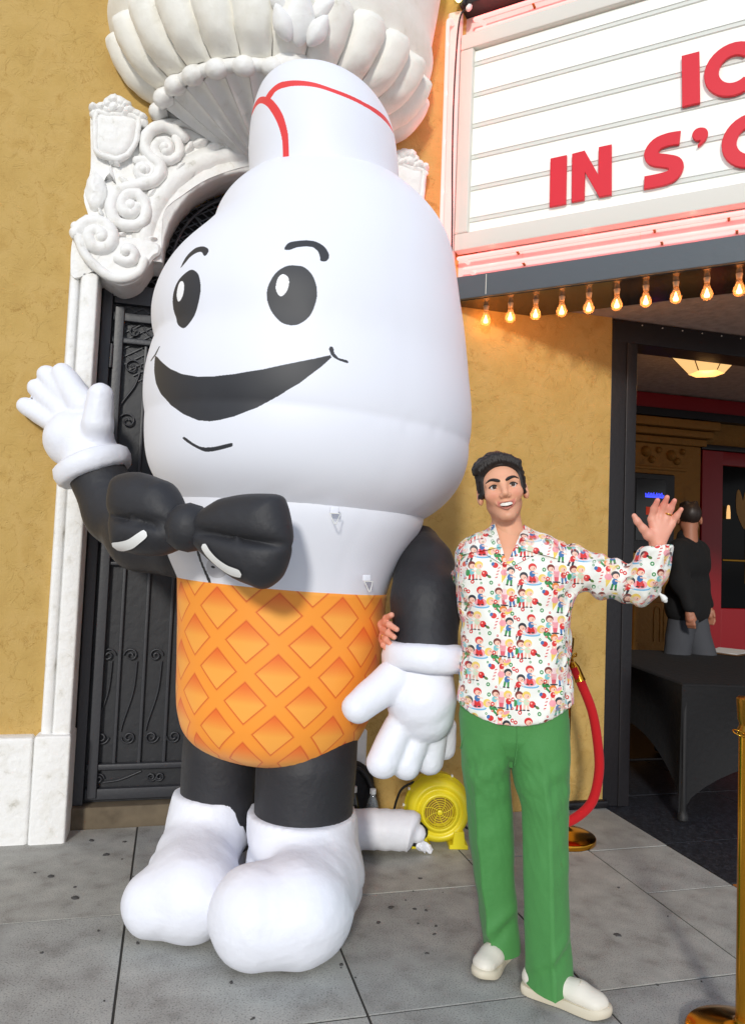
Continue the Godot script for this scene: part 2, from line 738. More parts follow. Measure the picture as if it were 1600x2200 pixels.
	var tw := noise_tex(0.3, [0.0, Color8(62, 128, 62), 1.0, Color8(78, 146, 76)], 2, 512)
	M.trousers = tri_tex(mat(Color.WHITE, 0.75), tw, nf, 3.0, 0.12, false)
	M.trousers.rim_enabled = true
	M.trousers.rim = 0.2
	M.glass = mat(Color(0.9, 0.95, 1.0, 0.16), 0.05)
	M.glass.transparency = BaseMaterial3D.TRANSPARENCY_ALPHA


func slab_at(x0: float, x1: float, z0: float, z1: float, m: Material, rnd: RandomNumberGenerator, owner_node: Node, called := "slab") -> void:
	var g := 0.004
	var mb := MB.new()
	mb.box(at((x0 + x1) / 2, -0.03 + rnd.randf_range(-0.002, 0.0), (z0 + z1) / 2), Vector3(x1 - x0 - 2 * g, 0.06, z1 - z0 - 2 * g), 0.0015)
	part(called, mb, m, owner_node)


func build_street() -> void:
	var rnd := RandomNumberGenerator.new()
	rnd.seed = 4
	var g := MB.new()
	g.box(at(0, -0.16, 10), Vector3(120, 0.2, 120), 0.001)
	struct("ground", g, M.ground)
	var bed := MB.new()
	bed.box(at(0.0, -0.0275, 2.9), Vector3(14.0, 0.045, 6.3), 0.001)
	var pv := struct("pavement", bed, M.joint)
	var xs := [-4.54, -3.8, -3.06, -2.32, -1.58, -0.84, -0.10, 0.64, 1.385]
	var zs := [-0.08, 0.825, 1.6, 2.4, 3.2, 4.0, 4.8, 5.6]
	for i in xs.size() - 1:
		for j in zs.size() - 1:
			slab_at(xs[i], xs[i + 1], zs[j], zs[j + 1], M["slab%d" % rnd.randi_range(0, 2)], rnd, pv)
	var zr := [-0.28, 0.565, 1.62, 2.4, 3.2, 4.0, 4.8]
	for j in zr.size() - 1:
		slab_at(1.385, 2.015, zr[j], zr[j + 1], M["slab%d" % rnd.randi_range(0, 2)], rnd, pv)
	var zq := [-0.1, 0.565, 1.015, 1.62, 2.4, 3.2, 4.0, 4.8]
	for j in zq.size() - 1:
		slab_at(2.015, 2.45, zq[j], zq[j + 1], M["slab%d" % rnd.randi_range(0, 2)], rnd, pv)
	for i in 4:
		for zz in [[-0.86, -0.165], [-0.165, 0.54], [0.54, 1.0]]:
			slab_at(2.45 + i * 0.86, 2.45 + (i + 1) * 0.86, zz[0], zz[1], M.black_tile, rnd, pv, "black_tile")
		for j in 3:
			slab_at(2.45 + i * 0.86, 2.45 + (i + 1) * 0.86, 1.0 + j * 0.9, 1.9 + j * 0.9, M.orange_tile if j == 0 else M.slab1, rnd, pv, "orange_tile" if j == 0 else "slab")
	var gum := MB.new()
	var spots := [0.99, 0.98, 0.012, 0.31, 0.9, 0.01, 1.1, 0.72, 0.016, 0.9, 0.95, 0.02, 1.03, 1.0, 0.011, 1.62, 0.98, 0.034, 1.68, 1.31, 0.02, 1.75, 0.7, 0.014, 0.82, 1.06, 0.013, 1.0, 1.18, 0.012, 0.93, 1.3, 0.012, -0.22, 0.25, 0.022, -0.3, 0.07, 0.02, -0.15, 0.11, 0.015, -0.42, 0.44, 0.018, -0.3, 0.66, 0.024, 0.02, 0.16, 0.016, 0.06, 0.04, 0.013, 0.25, 1.35, 0.012, 0.3, 1.55, 0.012, -0.05, 1.05, 0.012, 1.92, 0.95, 0.01]
	for i in range(0, spots.size(), 3):
		gum_spot(gum, spots[i], spots[i + 1], spots[i + 2] * 0.8, rnd)
	for i in 35:
		gum_spot(gum, rnd.randf_range(-0.9, 2.3), rnd.randf_range(0.0, 1.9), rnd.randf_range(0.003, 0.008), rnd)
	var go := part("gum_spots", gum, M.gum)
	tag(go, "small dark flattened chewing gum spots trodden into the grey pavement", "chewing gum")
	go.set_meta("kind", "stuff")
	var st := struct("door_step", bx(-0.6, 1.0, -0.02, 0.1, -0.5, -0.085, 0.008), M.step)
	st.set_meta("label", "brownish concrete step under the black iron door")


func gum_spot(mb: MB, x: float, z: float, r: float, rnd: RandomNumberGenerator) -> void:
	var rings := []
	var n := 11
	var rr := []
	for i in n:
		rr.append(r * rnd.randf_range(0.55, 1.15))
	var sq := rnd.randf_range(0.5, 1.0)
	var tn := rnd.randf() * TAU
	for q in [[1.0, -0.001], [0.85, 0.0022], [0.2, 0.003]]:
		var o := PackedVector3Array()
		for i in n:
			var a := TAU * i / n
			var w := Vector2(cos(a) * rr[i] * q[0], sin(a) * rr[i] * q[0] * sq).rotated(tn)
			o.append(Vector3(x + w.x, q[1], z + w.y))
		rings.append(o)
	mb.loft(rings, true, 3)


func arc2(c: Vector2, r: float, a0: float, a1: float, n: int) -> PackedVector2Array:
	var o := PackedVector2Array()
	for i in n + 1:
		var a := lerpf(a0, a1, float(i) / n)
		o.append(c + Vector2(cos(a), sin(a)) * r)
	return o


const ARCH := Vector2(0.363, 2.847)


func build_facade() -> void:
	var b := thing("theatre_building", "ochre yellow stucco theatre front with white base and arched doorway", "building")
	var p := PackedVector2Array([Vector2(-7, 0), Vector2(-0.43, 0), Vector2(-0.43, 2.8), Vector2(-0.139, 2.82)])
	var a := arc2(ARCH, 0.5, PI, 0.0, 28)
	p.append_array(a)
	p.append_array([Vector2(0.87, 2.66), Vector2(0.88, 0), Vector2(2.455, 0), Vector2(2.43, 2.9), Vector2(9, 2.9), Vector2(9, 9), Vector2(-7, 9)])
	var w := MB.new()
	w.prism(p, Transform3D(), -0.4, 0.0)
	part("wall", w, M.stucco, b)
	part("wall_base", bx(-7, -0.577, -0.02, 0.482, -0.05, 0.075, 0.015), M.white_stone, b, "rough white painted base course along the wall foot")
	part("base_kick", bx(2.12, 2.46, 0.0, 0.045, -0.1, 0.03, 0.01), M.black_paint, b)
	part("conduit", tube_mb(path3([1.17, 3.9, 0.03, 1.165, 4.4, 0.03, 1.16, 5.0, 0.03]), 0.012, 8), M.black_rubber, b)
	build_surround()


func tube_mb(p: PackedVector3Array, r, sides := 8, dome := false) -> MB:
	var m := MB.new()
	m.tube(p, r, sides, dome)
	return m


func spiral(c: Vector2, r0: float, r1: float, a0: float, turns: float, z: float, n := 30) -> PackedVector3Array:
	var o := PackedVector3Array()
	for i in n + 1:
		var t := float(i) / n
		var a := a0 + turns * TAU * t
		var r := lerpf(r0, r1, pow(t, 0.8))
		o.append(Vector3(c.x + cos(a) * r, c.y + sin(a) * r, z + 0.012 * t))
	return o


func build_surround() -> void:
	var s := thing("door_surround", "white carved plaster doorway surround with scrolls and blank shields", "door surround")
	var nz := FastNoiseLite.new()
	nz.seed = 3
	nz.frequency = 18.0
	# pilasters
	for side in [0, 1]:
		var x0 := -0.555 if side == 0 else 0.87
		for q in [["pilaster", x0 + 0.052, x0 + 0.135, 0.4, 2.7, -0.12, 0.055], ["pilaster_edge", x0, x0 + 0.046, 0.4, 2.72, -0.05, 0.04], ["pilaster_groove", x0 + 0.03, x0 + 0.06, 0.4, 2.7, -0.05, 0.02], ["pilaster_foot", x0 - 0.02 + (0.0 if side == 0 else 0.02), x0 + 0.142, -0.02, 0.49, -0.12, 0.085]]:
			var m := MB.new()
			m.box(at((q[1] + q[2]) / 2, (q[3] + q[4]) / 2, (q[5] + q[6]) / 2), Vector3(q[2] - q[1], q[4] - q[3], q[6] - q[5]), 0.012)
			part(q[0], m, M.white_stone, s)
	# archivolt
	var prof := pts2([0.0, -0.16, 0.0, 0.03, 0.012, 0.05, 0.055, 0.052, 0.066, 0.075, 0.11, 0.085, 0.125, 0.066, 0.155, 0.064, 0.16, 0.0, 0.12, -0.16])
	var rings := []
	for i in 49:
		var a := lerpf(PI + 0.1, -0.1, i / 48.0)
		var o := PackedVector3Array()
		for k in prof.size():
			var q := prof[k]
			var rr := 0.49 + q.x + nz.get_noise_2d(a * 0.6, k * 0.3) * 0.006
			o.append(Vector3(ARCH.x + cos(a) * rr, ARCH.y + sin(a) * rr, q.y + nz.get_noise_2d(a * 0.8 + 9.0, k * 0.3) * 0.006))
		rings.append(o)
	var av := MB.new()
	av.loft(rings, true, 3)
	part("arch_moulding", av, M.white_stone, s)
	for side in 2:
		var fx := func(q: Vector2) -> Vector2: return q if side == 0 else Vector2(2.0 * ARCH.x - q.x, q.y)
		var fl := func(f: Array) -> PackedVector2Array:
			var o := PackedVector2Array()
			for q in pts2(f):
				o.append(fx.call(q))
			return o
		# backing slab
		var mb := MB.new()
		mb.prism(smooth2(fl.call([-0.504, 3.50, -0.465, 3.54, -0.412, 3.56, -0.347, 3.56, -0.262, 3.53, -0.256, 3.455, -0.177, 3.518, -0.054, 3.535, 0.064, 3.492, 0.251, 3.49, 0.363, 3.47, 0.363, 3.36, 0.274, 3.36, 0.078, 3.26, -0.05, 3.15, -0.13, 3.06, -0.14, 2.944, -0.14, 2.83, -0.196, 2.79, -0.3, 2.74, -0.42, 2.72, -0.53, 2.66, -0.552, 2.74, -0.543, 2.879, -0.484, 2.957, -0.512, 3.069, -0.488, 3.212]), 4), Transform3D(), -0.05, 0.055, 0.02)
		part("carved_panel", mb, M.white_stone, s)
		# bracket under the arch end
		mb = MB.new()
		mb.prism(smooth2(fl.call([-0.52, 2.84, -0.494, 2.765, -0.434, 2.70, -0.357, 2.655, -0.303, 2.645, -0.235, 2.683, -0.195, 2.752, -0.17, 2.8, -0.14, 2.83, -0.16, 2.88, -0.323, 2.884]), 4), Transform3D(), -0.14, 0.085, 0.012)
		part("bracket", mb, M.white_stone, s)
		mb = MB.new()
		var cp := fl.call([-0.535, 2.88, -0.494, 2.765, -0.434, 2.70, -0.357, 2.655, -0.29, 2.66, -0.235, 2.70, -0.215, 2.755])
		var c3 := PackedVector3Array()
		for q in cp:
			c3.append(Vector3(q.x, q.y + 0.02, 0.085))
		mb.tube(smooth3(c3, 5), 0.024, 8, true)
		part("bracket_roll", mb, M.white_stone, s)
		# scrolls
		var sg := 1.0 if side == 0 else -1.0
		var list := []
		var main := []
		for q in fl.call([-0.06, 3.44, -0.107, 3.464, -0.157, 3.475, -0.206, 3.452, -0.237, 3.407, -0.24, 3.353, -0.211, 3.306, -0.17, 3.277, -0.161, 3.233, -0.192, 3.189, -0.256, 3.157, -0.319, 3.129, -0.36, 3.097, -0.379, 3.049, -0.376, 2.997, -0.349, 2.957, -0.303, 2.946, -0.252, 2.958, -0.22, 3.0, -0.222, 3.06, -0.26, 3.105, -0.31, 3.1, -0.335, 3.06, -0.32, 3.015, -0.285, 3.01, -0.268, 3.04]):
			main.append(Vector3(q.x, q.y, 0.072))
		list.append([smooth3(PackedVector3Array(main), 4), 0.031])
		var cA: Vector2 = fx.call(Vector2(-0.148, 3.362))
		var a0 := 0.9 if side == 0 else PI - 0.9
		list.append([spiral(cA, 0.082, 0.018, a0, -1.35 * sg, 0.068), 0.024])
		list.append([spiral(fx.call(Vector2(-0.24, 3.232)), 0.062, 0.014, PI / 2 + 0.6 * sg, -1.3 * sg, 0.066), 0.023])
		list.append([spiral(fx.call(Vector2(-0.432, 2.862)), 0.098, 0.02, PI / 2 + 1.5 * sg, -1.5 * sg, 0.08), 0.033])
		list.append([spiral(fx.call(Vector2(-0.29, 2.80)), 0.05, 0.014, PI / 2 + 2.2 * sg, 0.8 * sg, 0.09), 0.026])
		var ridge := []
		for q in fl.call([0.34, 3.475, 0.25, 3.475, 0.06, 3.48, -0.03, 3.51, -0.1, 3.5, -0.12, 3.47]):
			ridge.append(Vector3(q.x, q.y, 0.066))
		list.append([smooth3(PackedVector3Array(ridge), 4), 0.02])
		for q in list:
			var m2 := MB.new()
			m2.tube(q[0], q[1], 8, true)
			m2.jitter(nz, 0.006)
			part("scroll", m2, M.white_stone, s)
		# eyes of the scrolls
		for q in [[-0.148, 3.362, 0.03], [-0.29, 3.045, 0.034], [-0.432, 2.862, 0.036], [-0.24, 3.232, 0.024]]:
			var m3 := MB.new()
			m3.lathe(pts2([0.001, 0.035, q[2] * 0.5, 0.032, q[2] * 0.85, 0.02, q[2], 0.0, q[2], -0.03]), Transform3D(Basis(Vector3.RIGHT, PI / 2), Vector3(fx.call(Vector2(q[0], q[1])).x, q[1], 0.07)), 12)
			part("scroll_eye", m3, M.white_stone, s)
		# small leaves filling the ground between the scrolls
		for q in [[0.02, 3.43, 0.5, 1.0], [0.1, 3.425, 0.2, 1.1], [0.19, 3.43, 0.05, 1.1], [-0.03, 3.4, 1.0, 0.9], [0.27, 3.435, -0.1, 1.0], [-0.07, 3.29, 0.9, 0.7], [-0.1, 3.22, 1.1, 0.6], [-0.33, 3.17, 2.4, 0.7], [-0.43, 3.0, 2.0, 0.6], [-0.19, 2.9, 0.3, 0.6], [-0.2, 3.13, 0.9, 0.7], [-0.33, 2.9, 0.6, 0.6], [-0.35, 2.76, 0.4, 0.8], [-0.42, 2.77, 1.2, 0.7], [-0.28, 2.73, 0.1, 0.7]]:
			mb = MB.new()
			var lc: Vector2 = fx.call(Vector2(q[0], q[1]))
			var an: float = q[2] if side == 0 else PI - q[2]
			mb.pillow(smooth2(pts2([-0.05, 0.0, -0.015, 0.022, 0.02, 0.016, 0.05, 0.002, 0.025, -0.018, -0.015, -0.02]), 3), Vector2(0, 0), Transform3D(Basis(Vector3.BACK, an), Vector3(lc.x, lc.y, 0.05)).scaled_local(Vector3(q[3], q[3], 1.0)), 0.034, 0.0, false, 1.7)
			mb.jitter(nz, 0.008)
			part("leaf", mb, M.white_stone, s)
		# shield
		var sh: PackedVector2Array = smooth2(fl.call([-0.475, 3.475, -0.426, 3.478, -0.372, 3.487, -0.326, 3.492, -0.278, 3.48, -0.278, 3.417, -0.286, 3.359, -0.318, 3.296, -0.359, 3.265, -0.391, 3.262, -0.458, 3.278, -0.473, 3.346, -0.474, 3.416]), 3)
		mb = MB.new()
		mb.pillow(sh, fx.call(Vector2(-0.378, 3.39)), Transform3D(), 0.055, 0.05, false, 7.0)
		mb.jitter(nz, 0.004)
		var shield := part("shield", mb, M.white_stone, s)
		var rim := PackedVector3Array()
		for i in sh.size() + 1:
			var q: Vector2 = sh[i % sh.size()]
			rim.append(Vector3(q.x, q.y, 0.085))
		mb = MB.new()
		mb.tube(rim, 0.014, 6)
		mb.jitter(nz, 0.006)
		part("shield_rim", mb, M.white_stone, shield)
		mb = MB.new()
		for q in [[-0.485, 3.505, 0.026], [-0.483, 3.47, 0.022], [-0.453, 3.51, 0.03], [-0.423, 3.53, 0.032], [-0.401, 3.552, 0.036], [-0.369, 3.552, 0.036], [-0.346, 3.54, 0.034], [-0.396, 3.515, 0.036], [-0.367, 3.51, 0.034], [-0.427, 3.497, 0.03], [-0.325, 3.515, 0.03], [-0.288, 3.508, 0.028], [-0.262, 3.498, 0.026], [-0.256, 3.475, 0.022], [-0.34, 3.5, 0.03], [-0.39, 3.262, 0.02], [-0.37, 3.255, 0.018]]:
			var cc: Vector2 = fx.call(Vector2(q[0], q[1]))
			var o := MB.new()
			o.lathe(pts2([0.001, q[2], q[2] * 0.6, q[2] * 0.8, q[2] * 0.95, q[2] * 0.25, q[2], -q[2]]), Transform3D(Basis(Vector3.RIGHT, PI / 2), Vector3(cc.x, cc.y, 0.075)), 9)
			o.jitter(nz, 0.012)
			mb.add(o)
		part("shield_crest", mb, M.white_stone, s)
		mb = MB.new()
		mb.pillow(smooth2(fl.call([-0.475, 3.2, -0.508, 3.12, -0.492, 3.04, -0.477, 3.0, -0.427, 3.01, -0.4, 3.09, -0.43, 3.18]), 3), fx.call(Vector2(-0.455, 3.09)), Transform3D(), 0.05, 0.045, false, 2.0)
		mb.jitter(nz, 0.012)
		part("leaf", mb, M.white_stone, s)
		mb = MB.new()
		mb.pillow(fl.call([-0.396, 3.25, -0.425, 3.15, -0.396, 3.175, -0.367, 3.15]), fx.call(Vector2(-0.396, 3.185)), Transform3D(), 0.045, 0.05, false, 1.6)
		part("pendant_drop", mb, M.white_stone, s)


func build_corbel() -> void:
	var c := thing("balcony_corbel", "big white shell shaped balcony corbel with fluted petals above the doorway", "corbel")
	var cx := 0.385
	var pt := func(al: float, r: float, y: float, e: float) -> Vector3: return Vector3(cx + r * sin(al), y, r * e * cos(al))
	var nz := FastNoiseLite.new()
	nz.seed = 8
	nz.frequency = 9.0
	# core bowl and rim
	var core := [[0.05, 3.42, 1.0], [0.5, 3.585, 1.0], [0.56, 3.61, 0.98], [0.66, 3.66, 0.93], [0.75, 3.76, 0.88], [0.79, 3.88, 0.85], [0.83, 3.95, 0.84], [0.845, 4.02, 0.84], [0.83, 4.1, 0.84], [0.86, 4.3, 0.84], [0.9, 4.6, 0.84], [0.9, 4.9, 0.84], [0.02, 4.9, 0.84]]
	var rings := []
	for q in core:
		var o := PackedVector3Array()
		for i in 49:
			o.append(pt.call(lerpf(-PI / 2, PI / 2, i / 48.0), q[0], q[1], q[2]))
		rings.append(o)
	var mb := MB.new()
	mb.loft(rings, false, 0)
	mb.fix(0)
	part("bowl", mb, M.cream_stone, c)
	# fan of flutes
	var nf := 15
	for k in nf:
		var fr := []
		var a0 := lerpf(-PI / 2, PI / 2, float(k) / nf)
		var a1 := lerpf(-PI / 2, PI / 2, float(k + 1) / nf)
		for j in 9:
			var t := j / 8.0
			var o := PackedVector3Array()
			for i in 9:
				var u := i / 8.0 * 2.0 - 1.0
				var r := lerpf(0.06, 0.545, t)
				var dip := 0.032 * (0.25 + 0.75 * t) * (1.0 - absf(u) ** 1.6)
				var y := lerpf(3.395, 3.575, pow(t, 1.25)) - 0.035 + dip
				o.append(pt.call(lerpf(a0, a1, (u * 0.98 + 1.0) / 2.0), r, y, 1.0))
			fr.append(o)
		mb = MB.new()
		mb.loft(fr, false, 0)
		part("flute", mb, M.white_stone, c)
	mb = MB.new()
	var rr := []
	for i in 37:
		var al := lerpf(-PI / 2, PI / 2, i / 36.0)
		rr.append(pt.call(al, 0.565, 3.575, 0.99))
	mb.tube(PackedVector3Array(rr), 0.03, 8)
	part("bead_band", mb, M.white_stone, c)
	var nb := 14
	for k in nb:
		var al := lerpf(-PI / 2 + 0.08, PI / 2 - 0.08, float(k) / (nb - 1))
		if absf(al) < 0.09:
			continue
		mb = MB.new()
		var ps: Vector3 = pt.call(al, 0.588, 3.552, 0.99)
		var ax := Vector3(sin(al), -0.75, cos(al)).normalized()
		var sd := Vector3(cos(al), 0, -sin(al))
		mb.lathe(pts2([0.001, 0.03, 0.028, 0.026, 0.042, 0.012, 0.048, -0.005, 0.05, -0.04]), Transform3D(Basis(sd * 1.12, ax, sd.cross(ax).normalized() * 0.9), ps), 14)
		part("bead", mb, M.white_stone, c)
	# petals
	var np := 13
	for k in np:
		var al := lerpf(-PI / 2 + 0.1, PI / 2 - 0.1, float(k) / (np - 1))
		var hw := 0.128
		var fr := []
		var n := 17
		for j in n:
			var t := float(j) / (n - 1)
			var wd := 1.0
			if t > 0.78:
				wd = sqrt(maxf(0.0, 1.0 - pow((t - 0.78) / 0.22, 2.0)))
			wd = maxf(wd, 0.02) * lerpf(0.9, 1.0, t)
			var r := 0.585 + 0.225 * sin(t * 1.35)
			var y := 3.6 + 0.31 * pow(t, 1.35)
			var o := PackedVector3Array()
			for i in 11:
				var u := i / 10.0 * 2.0 - 1.0
				var bul := (0.045 + 0.02 * t) * pow(maxf(0.0, 1.0 - u * u), 0.6) * minf(1.0, 0.3 + 2.0 * t) * clampf(wd * 1.6, 0.0, 1.0)
				var e := lerpf(0.985, 0.85, t)
				var nn := Vector3(sin(al), -0.55, cos(al)).normalized()
				var p: Vector3 = pt.call(al + u * wd * hw, r, y, e) + nn * (bul - 0.012)
				p += Vector3.ONE * nz.get_noise_3dv(p) * 0.006
				o.append(p)
			fr.append(o)
		mb = MB.new()
		mb.loft(fr, false, 0)
		part("petal", mb, M.cream_stone, c)
	# boss and leaf in the middle, knob at the foot
	mb = MB.new()
	mb.lathe(pts2([0.001, 0.085, 0.05, 0.07, 0.08, 0.035, 0.09, 0.0, 0.08, -0.05]), Transform3D(Basis(Vector3(1.15, 0, 0), Vector3(0, -0.6, 0.8), Vector3(0, 0.8, 0.6)), Vector3(cx + 0.02, 3.585, 0.54)), 20)
	part("boss", mb, M.white_stone, c)
	mb = MB.new()
	mb.lathe(pts2([0.001, -0.06, 0.05, -0.05, 0.085, -0.02, 0.09, 0.02, 0.06, 0.06]), at(cx, 3.41, 0.1), 18)
	part("knob", mb, M.white_stone, c)
	for q in [[0.0, 0.0, 0.0, 1.25], [-0.07, -0.03, 0.5, 0.85], [0.07, -0.03, -0.5, 0.85], [-0.085, 0.08, 0.75, 0.8], [0.085, 0.08, -0.75, 0.8], [0.0, 0.14, 0.0, 1.0]]:
		mb = MB.new()
		var tl := Transform3D(Basis(Vector3.RIGHT, 0.42) * Basis(Vector3.BACK, q[2]), Vector3(cx + 0.03 + q[0], 3.7 + q[1], 0.69 - q[1] * 0.1))
		mb.pillow(smooth2(pts2([0.0, -0.07, 0.04, -0.03, 0.05, 0.03, 0.0, 0.11, -0.05, 0.03, -0.04, -0.03]), 3), Vector2(0, 0.01), tl.scaled_local(Vector3(q[3], q[3], 1.0)), 0.04, 0.0, true, 1.8)
		part("acanthus_leaf", mb, M.white_stone, c)


func build_door() -> void:
	var d := thing("iron_door", "black iron security door with scrollwork and vertical bars in the doorway", "door", Vector3(0, 0, 0))
	part("panel", bx(-0.43, 0.9, 0.1, 2.72, -0.2, -0.16), M.iron_panel, d)
	for q in [[-0.415, -0.365, 0.1, 2.72], [-0.352, -0.305, 0.13, 2.6], [0.79, 0.88, 0.1, 2.72]]:
		part("upright", bx(q[0], q[1], q[2], q[3], -0.16, -0.115, 0.004), M.iron, d)
	for q in [[2.62, 2.72], [2.53, 2.575], [2.415, 2.445], [0.265, 0.295], [0.12, 0.175]]:
		part("rail", bx(-0.36, 0.86, q[0], q[1], -0.158, -0.125, 0.004), M.iron, d)
	part("rail", bx(-0.34, -0.2, 1.28, 1.3, -0.158, -0.13, 0.004), M.iron, d)
	for i in 8:
		part("bar", bx(-0.242 + i * 0.12, -0.226 + i * 0.12, 0.28, 1.285, -0.158, -0.138, 0.002), M.iron, d)
		part("bar", bx(-0.2 + i * 0.12, -0.184 + i * 0.12, 1.28, 2.43, -0.158, -0.138, 0.002), M.iron, d)
	var sc := []
	var k := 0
	for x in [-0.3, -0.16, 0.0, 0.14, 0.3, 0.44, 0.6]:
		k += 1
		var sg := 1.0 if k % 2 else -1.0
		# S scrolls between the rails, tall C scrolls, and pairs above the lower rail
		sc.append([spiral(Vector2(x + 0.05, 2.485), 0.032, 0.008, PI / 2, 1.3 * sg, -0.148, 22), 0.0045])
	for q in [[-0.255, 2.30, 0.045, 1.0, 0.0], [-0.262, 2.02, 0.045, -1.0, PI], [-0.29, 0.83, 0.036, 1.0, 0.0], [-0.18, 0.83, 0.036, -1.0, PI], [-0.06, 0.83, 0.036, 1.0, 0.0], [-0.3, 0.42, 0.036, -1.0, 0.0], [-0.17, 0.42, 0.036, 1.0, PI], [-0.06, 0.42, 0.036, -1.0, 0.0], [0.05, 0.42, 0.036, 1.0, PI], [-0.3, 0.22, 0.025, 1.0, 0.0], [-0.05, 0.22, 0.025, -1.0, 0.0], [-0.01, 0.22, 0.025, 1.0, PI]]:
		sc.append([spiral(Vector2(q[0], q[1]), q[2], 0.008, q[4], 1.5 * q[3], -0.148, 26), 0.0048])
	sc.append([smooth3(path3([-0.215, 2.28, -0.148, -0.24, 2.2, -0.148, -0.3, 2.1, -0.148, -0.307, 2.03, -0.148]), 5), 0.0048])
	sc.append([smooth3(path3([-0.21, 2.51, -0.148, -0.17, 2.47, -0.148, -0.1, 2.46, -0.148]), 5), 0.0045])
	sc.append([smooth3(path3([-0.28, 0.2, -0.148, -0.2, 0.21, -0.148, -0.1, 0.25, -0.148]), 5), 0.0045])
	for x in [-0.3, -0.18, -0.06]:
		sc.append([smooth3(path3([x + 0.03, 0.8, -0.148, x + 0.02, 0.65, -0.148, x - 0.02, 0.5, -0.148, x - 0.03, 0.45, -0.148]), 5), 0.0045])
	for q in sc:
		part("iron_scroll", tube_mb(q[0], q[1], 6), M.iron, d)
	part("hinge", tube_mb(path3([-0.358, 2.28, -0.11, -0.358, 2.4, -0.11]), 0.009, 8), M.iron, d)
	# mesh grille in the arch
	var g := thing("arch_grille", "black expanded metal grille filling the arch over the iron door", "grille")
	var bk := MB.new()
	bk.box(at(0.37, 3.0, -0.22), Vector3(1.9, 0.9, 0.04), 0.002)
	part("backing", bk, mat(Color8(20, 20, 22), 0.9), g)
	var ms := MB.new()
	for sgn in [-1.0, 1.0]:
		for i in range(-44, 45):
			var off := i * 0.036
			var dir := Vector2(1.0, 0.62 * sgn).normalized()
			var nn := Vector2(-dir.y, dir.x)
			var hh := sqrt(maxf(0.0, 0.85 * 0.85 - off * off))
			if hh < 0.02:
				continue
			var ce := ARCH + nn * off
			var q0 := ce - dir * hh
			var q1 := ce + dir * hh
			ms.box(Transform3D(Basis(Vector3.BACK, dir.angle()), Vector3((q0.x + q1.x) / 2, (q0.y + q1.y) / 2, -0.155 + 0.003 * sgn)), Vector3(2 * hh, 0.006, 0.004), 0.0005)
	var mo := part("wire_mesh", ms, M.iron, g)
	mo.set_meta("kind", "stuff")
	var ar := PackedVector3Array()
	for q in arc2(ARCH, 0.455, -0.3, PI + 0.3, 30):
		ar.append(Vector3(q.x, q.y, -0.14))
	part("curved_bar", tube_mb(ar, 0.008, 6), M.iron, g)
	for a in [0.5, 1.05, 1.57, 2.1, 2.45, 2.8]:
		part("spoke", tube_mb(PackedVector3Array([Vector3(ARCH.x, ARCH.y - 0.1, -0.14), Vector3(ARCH.x + cos(a) * 0.455, ARCH.y + sin(a) * 0.455, -0.14)]), 0.007, 6), M.iron, g)


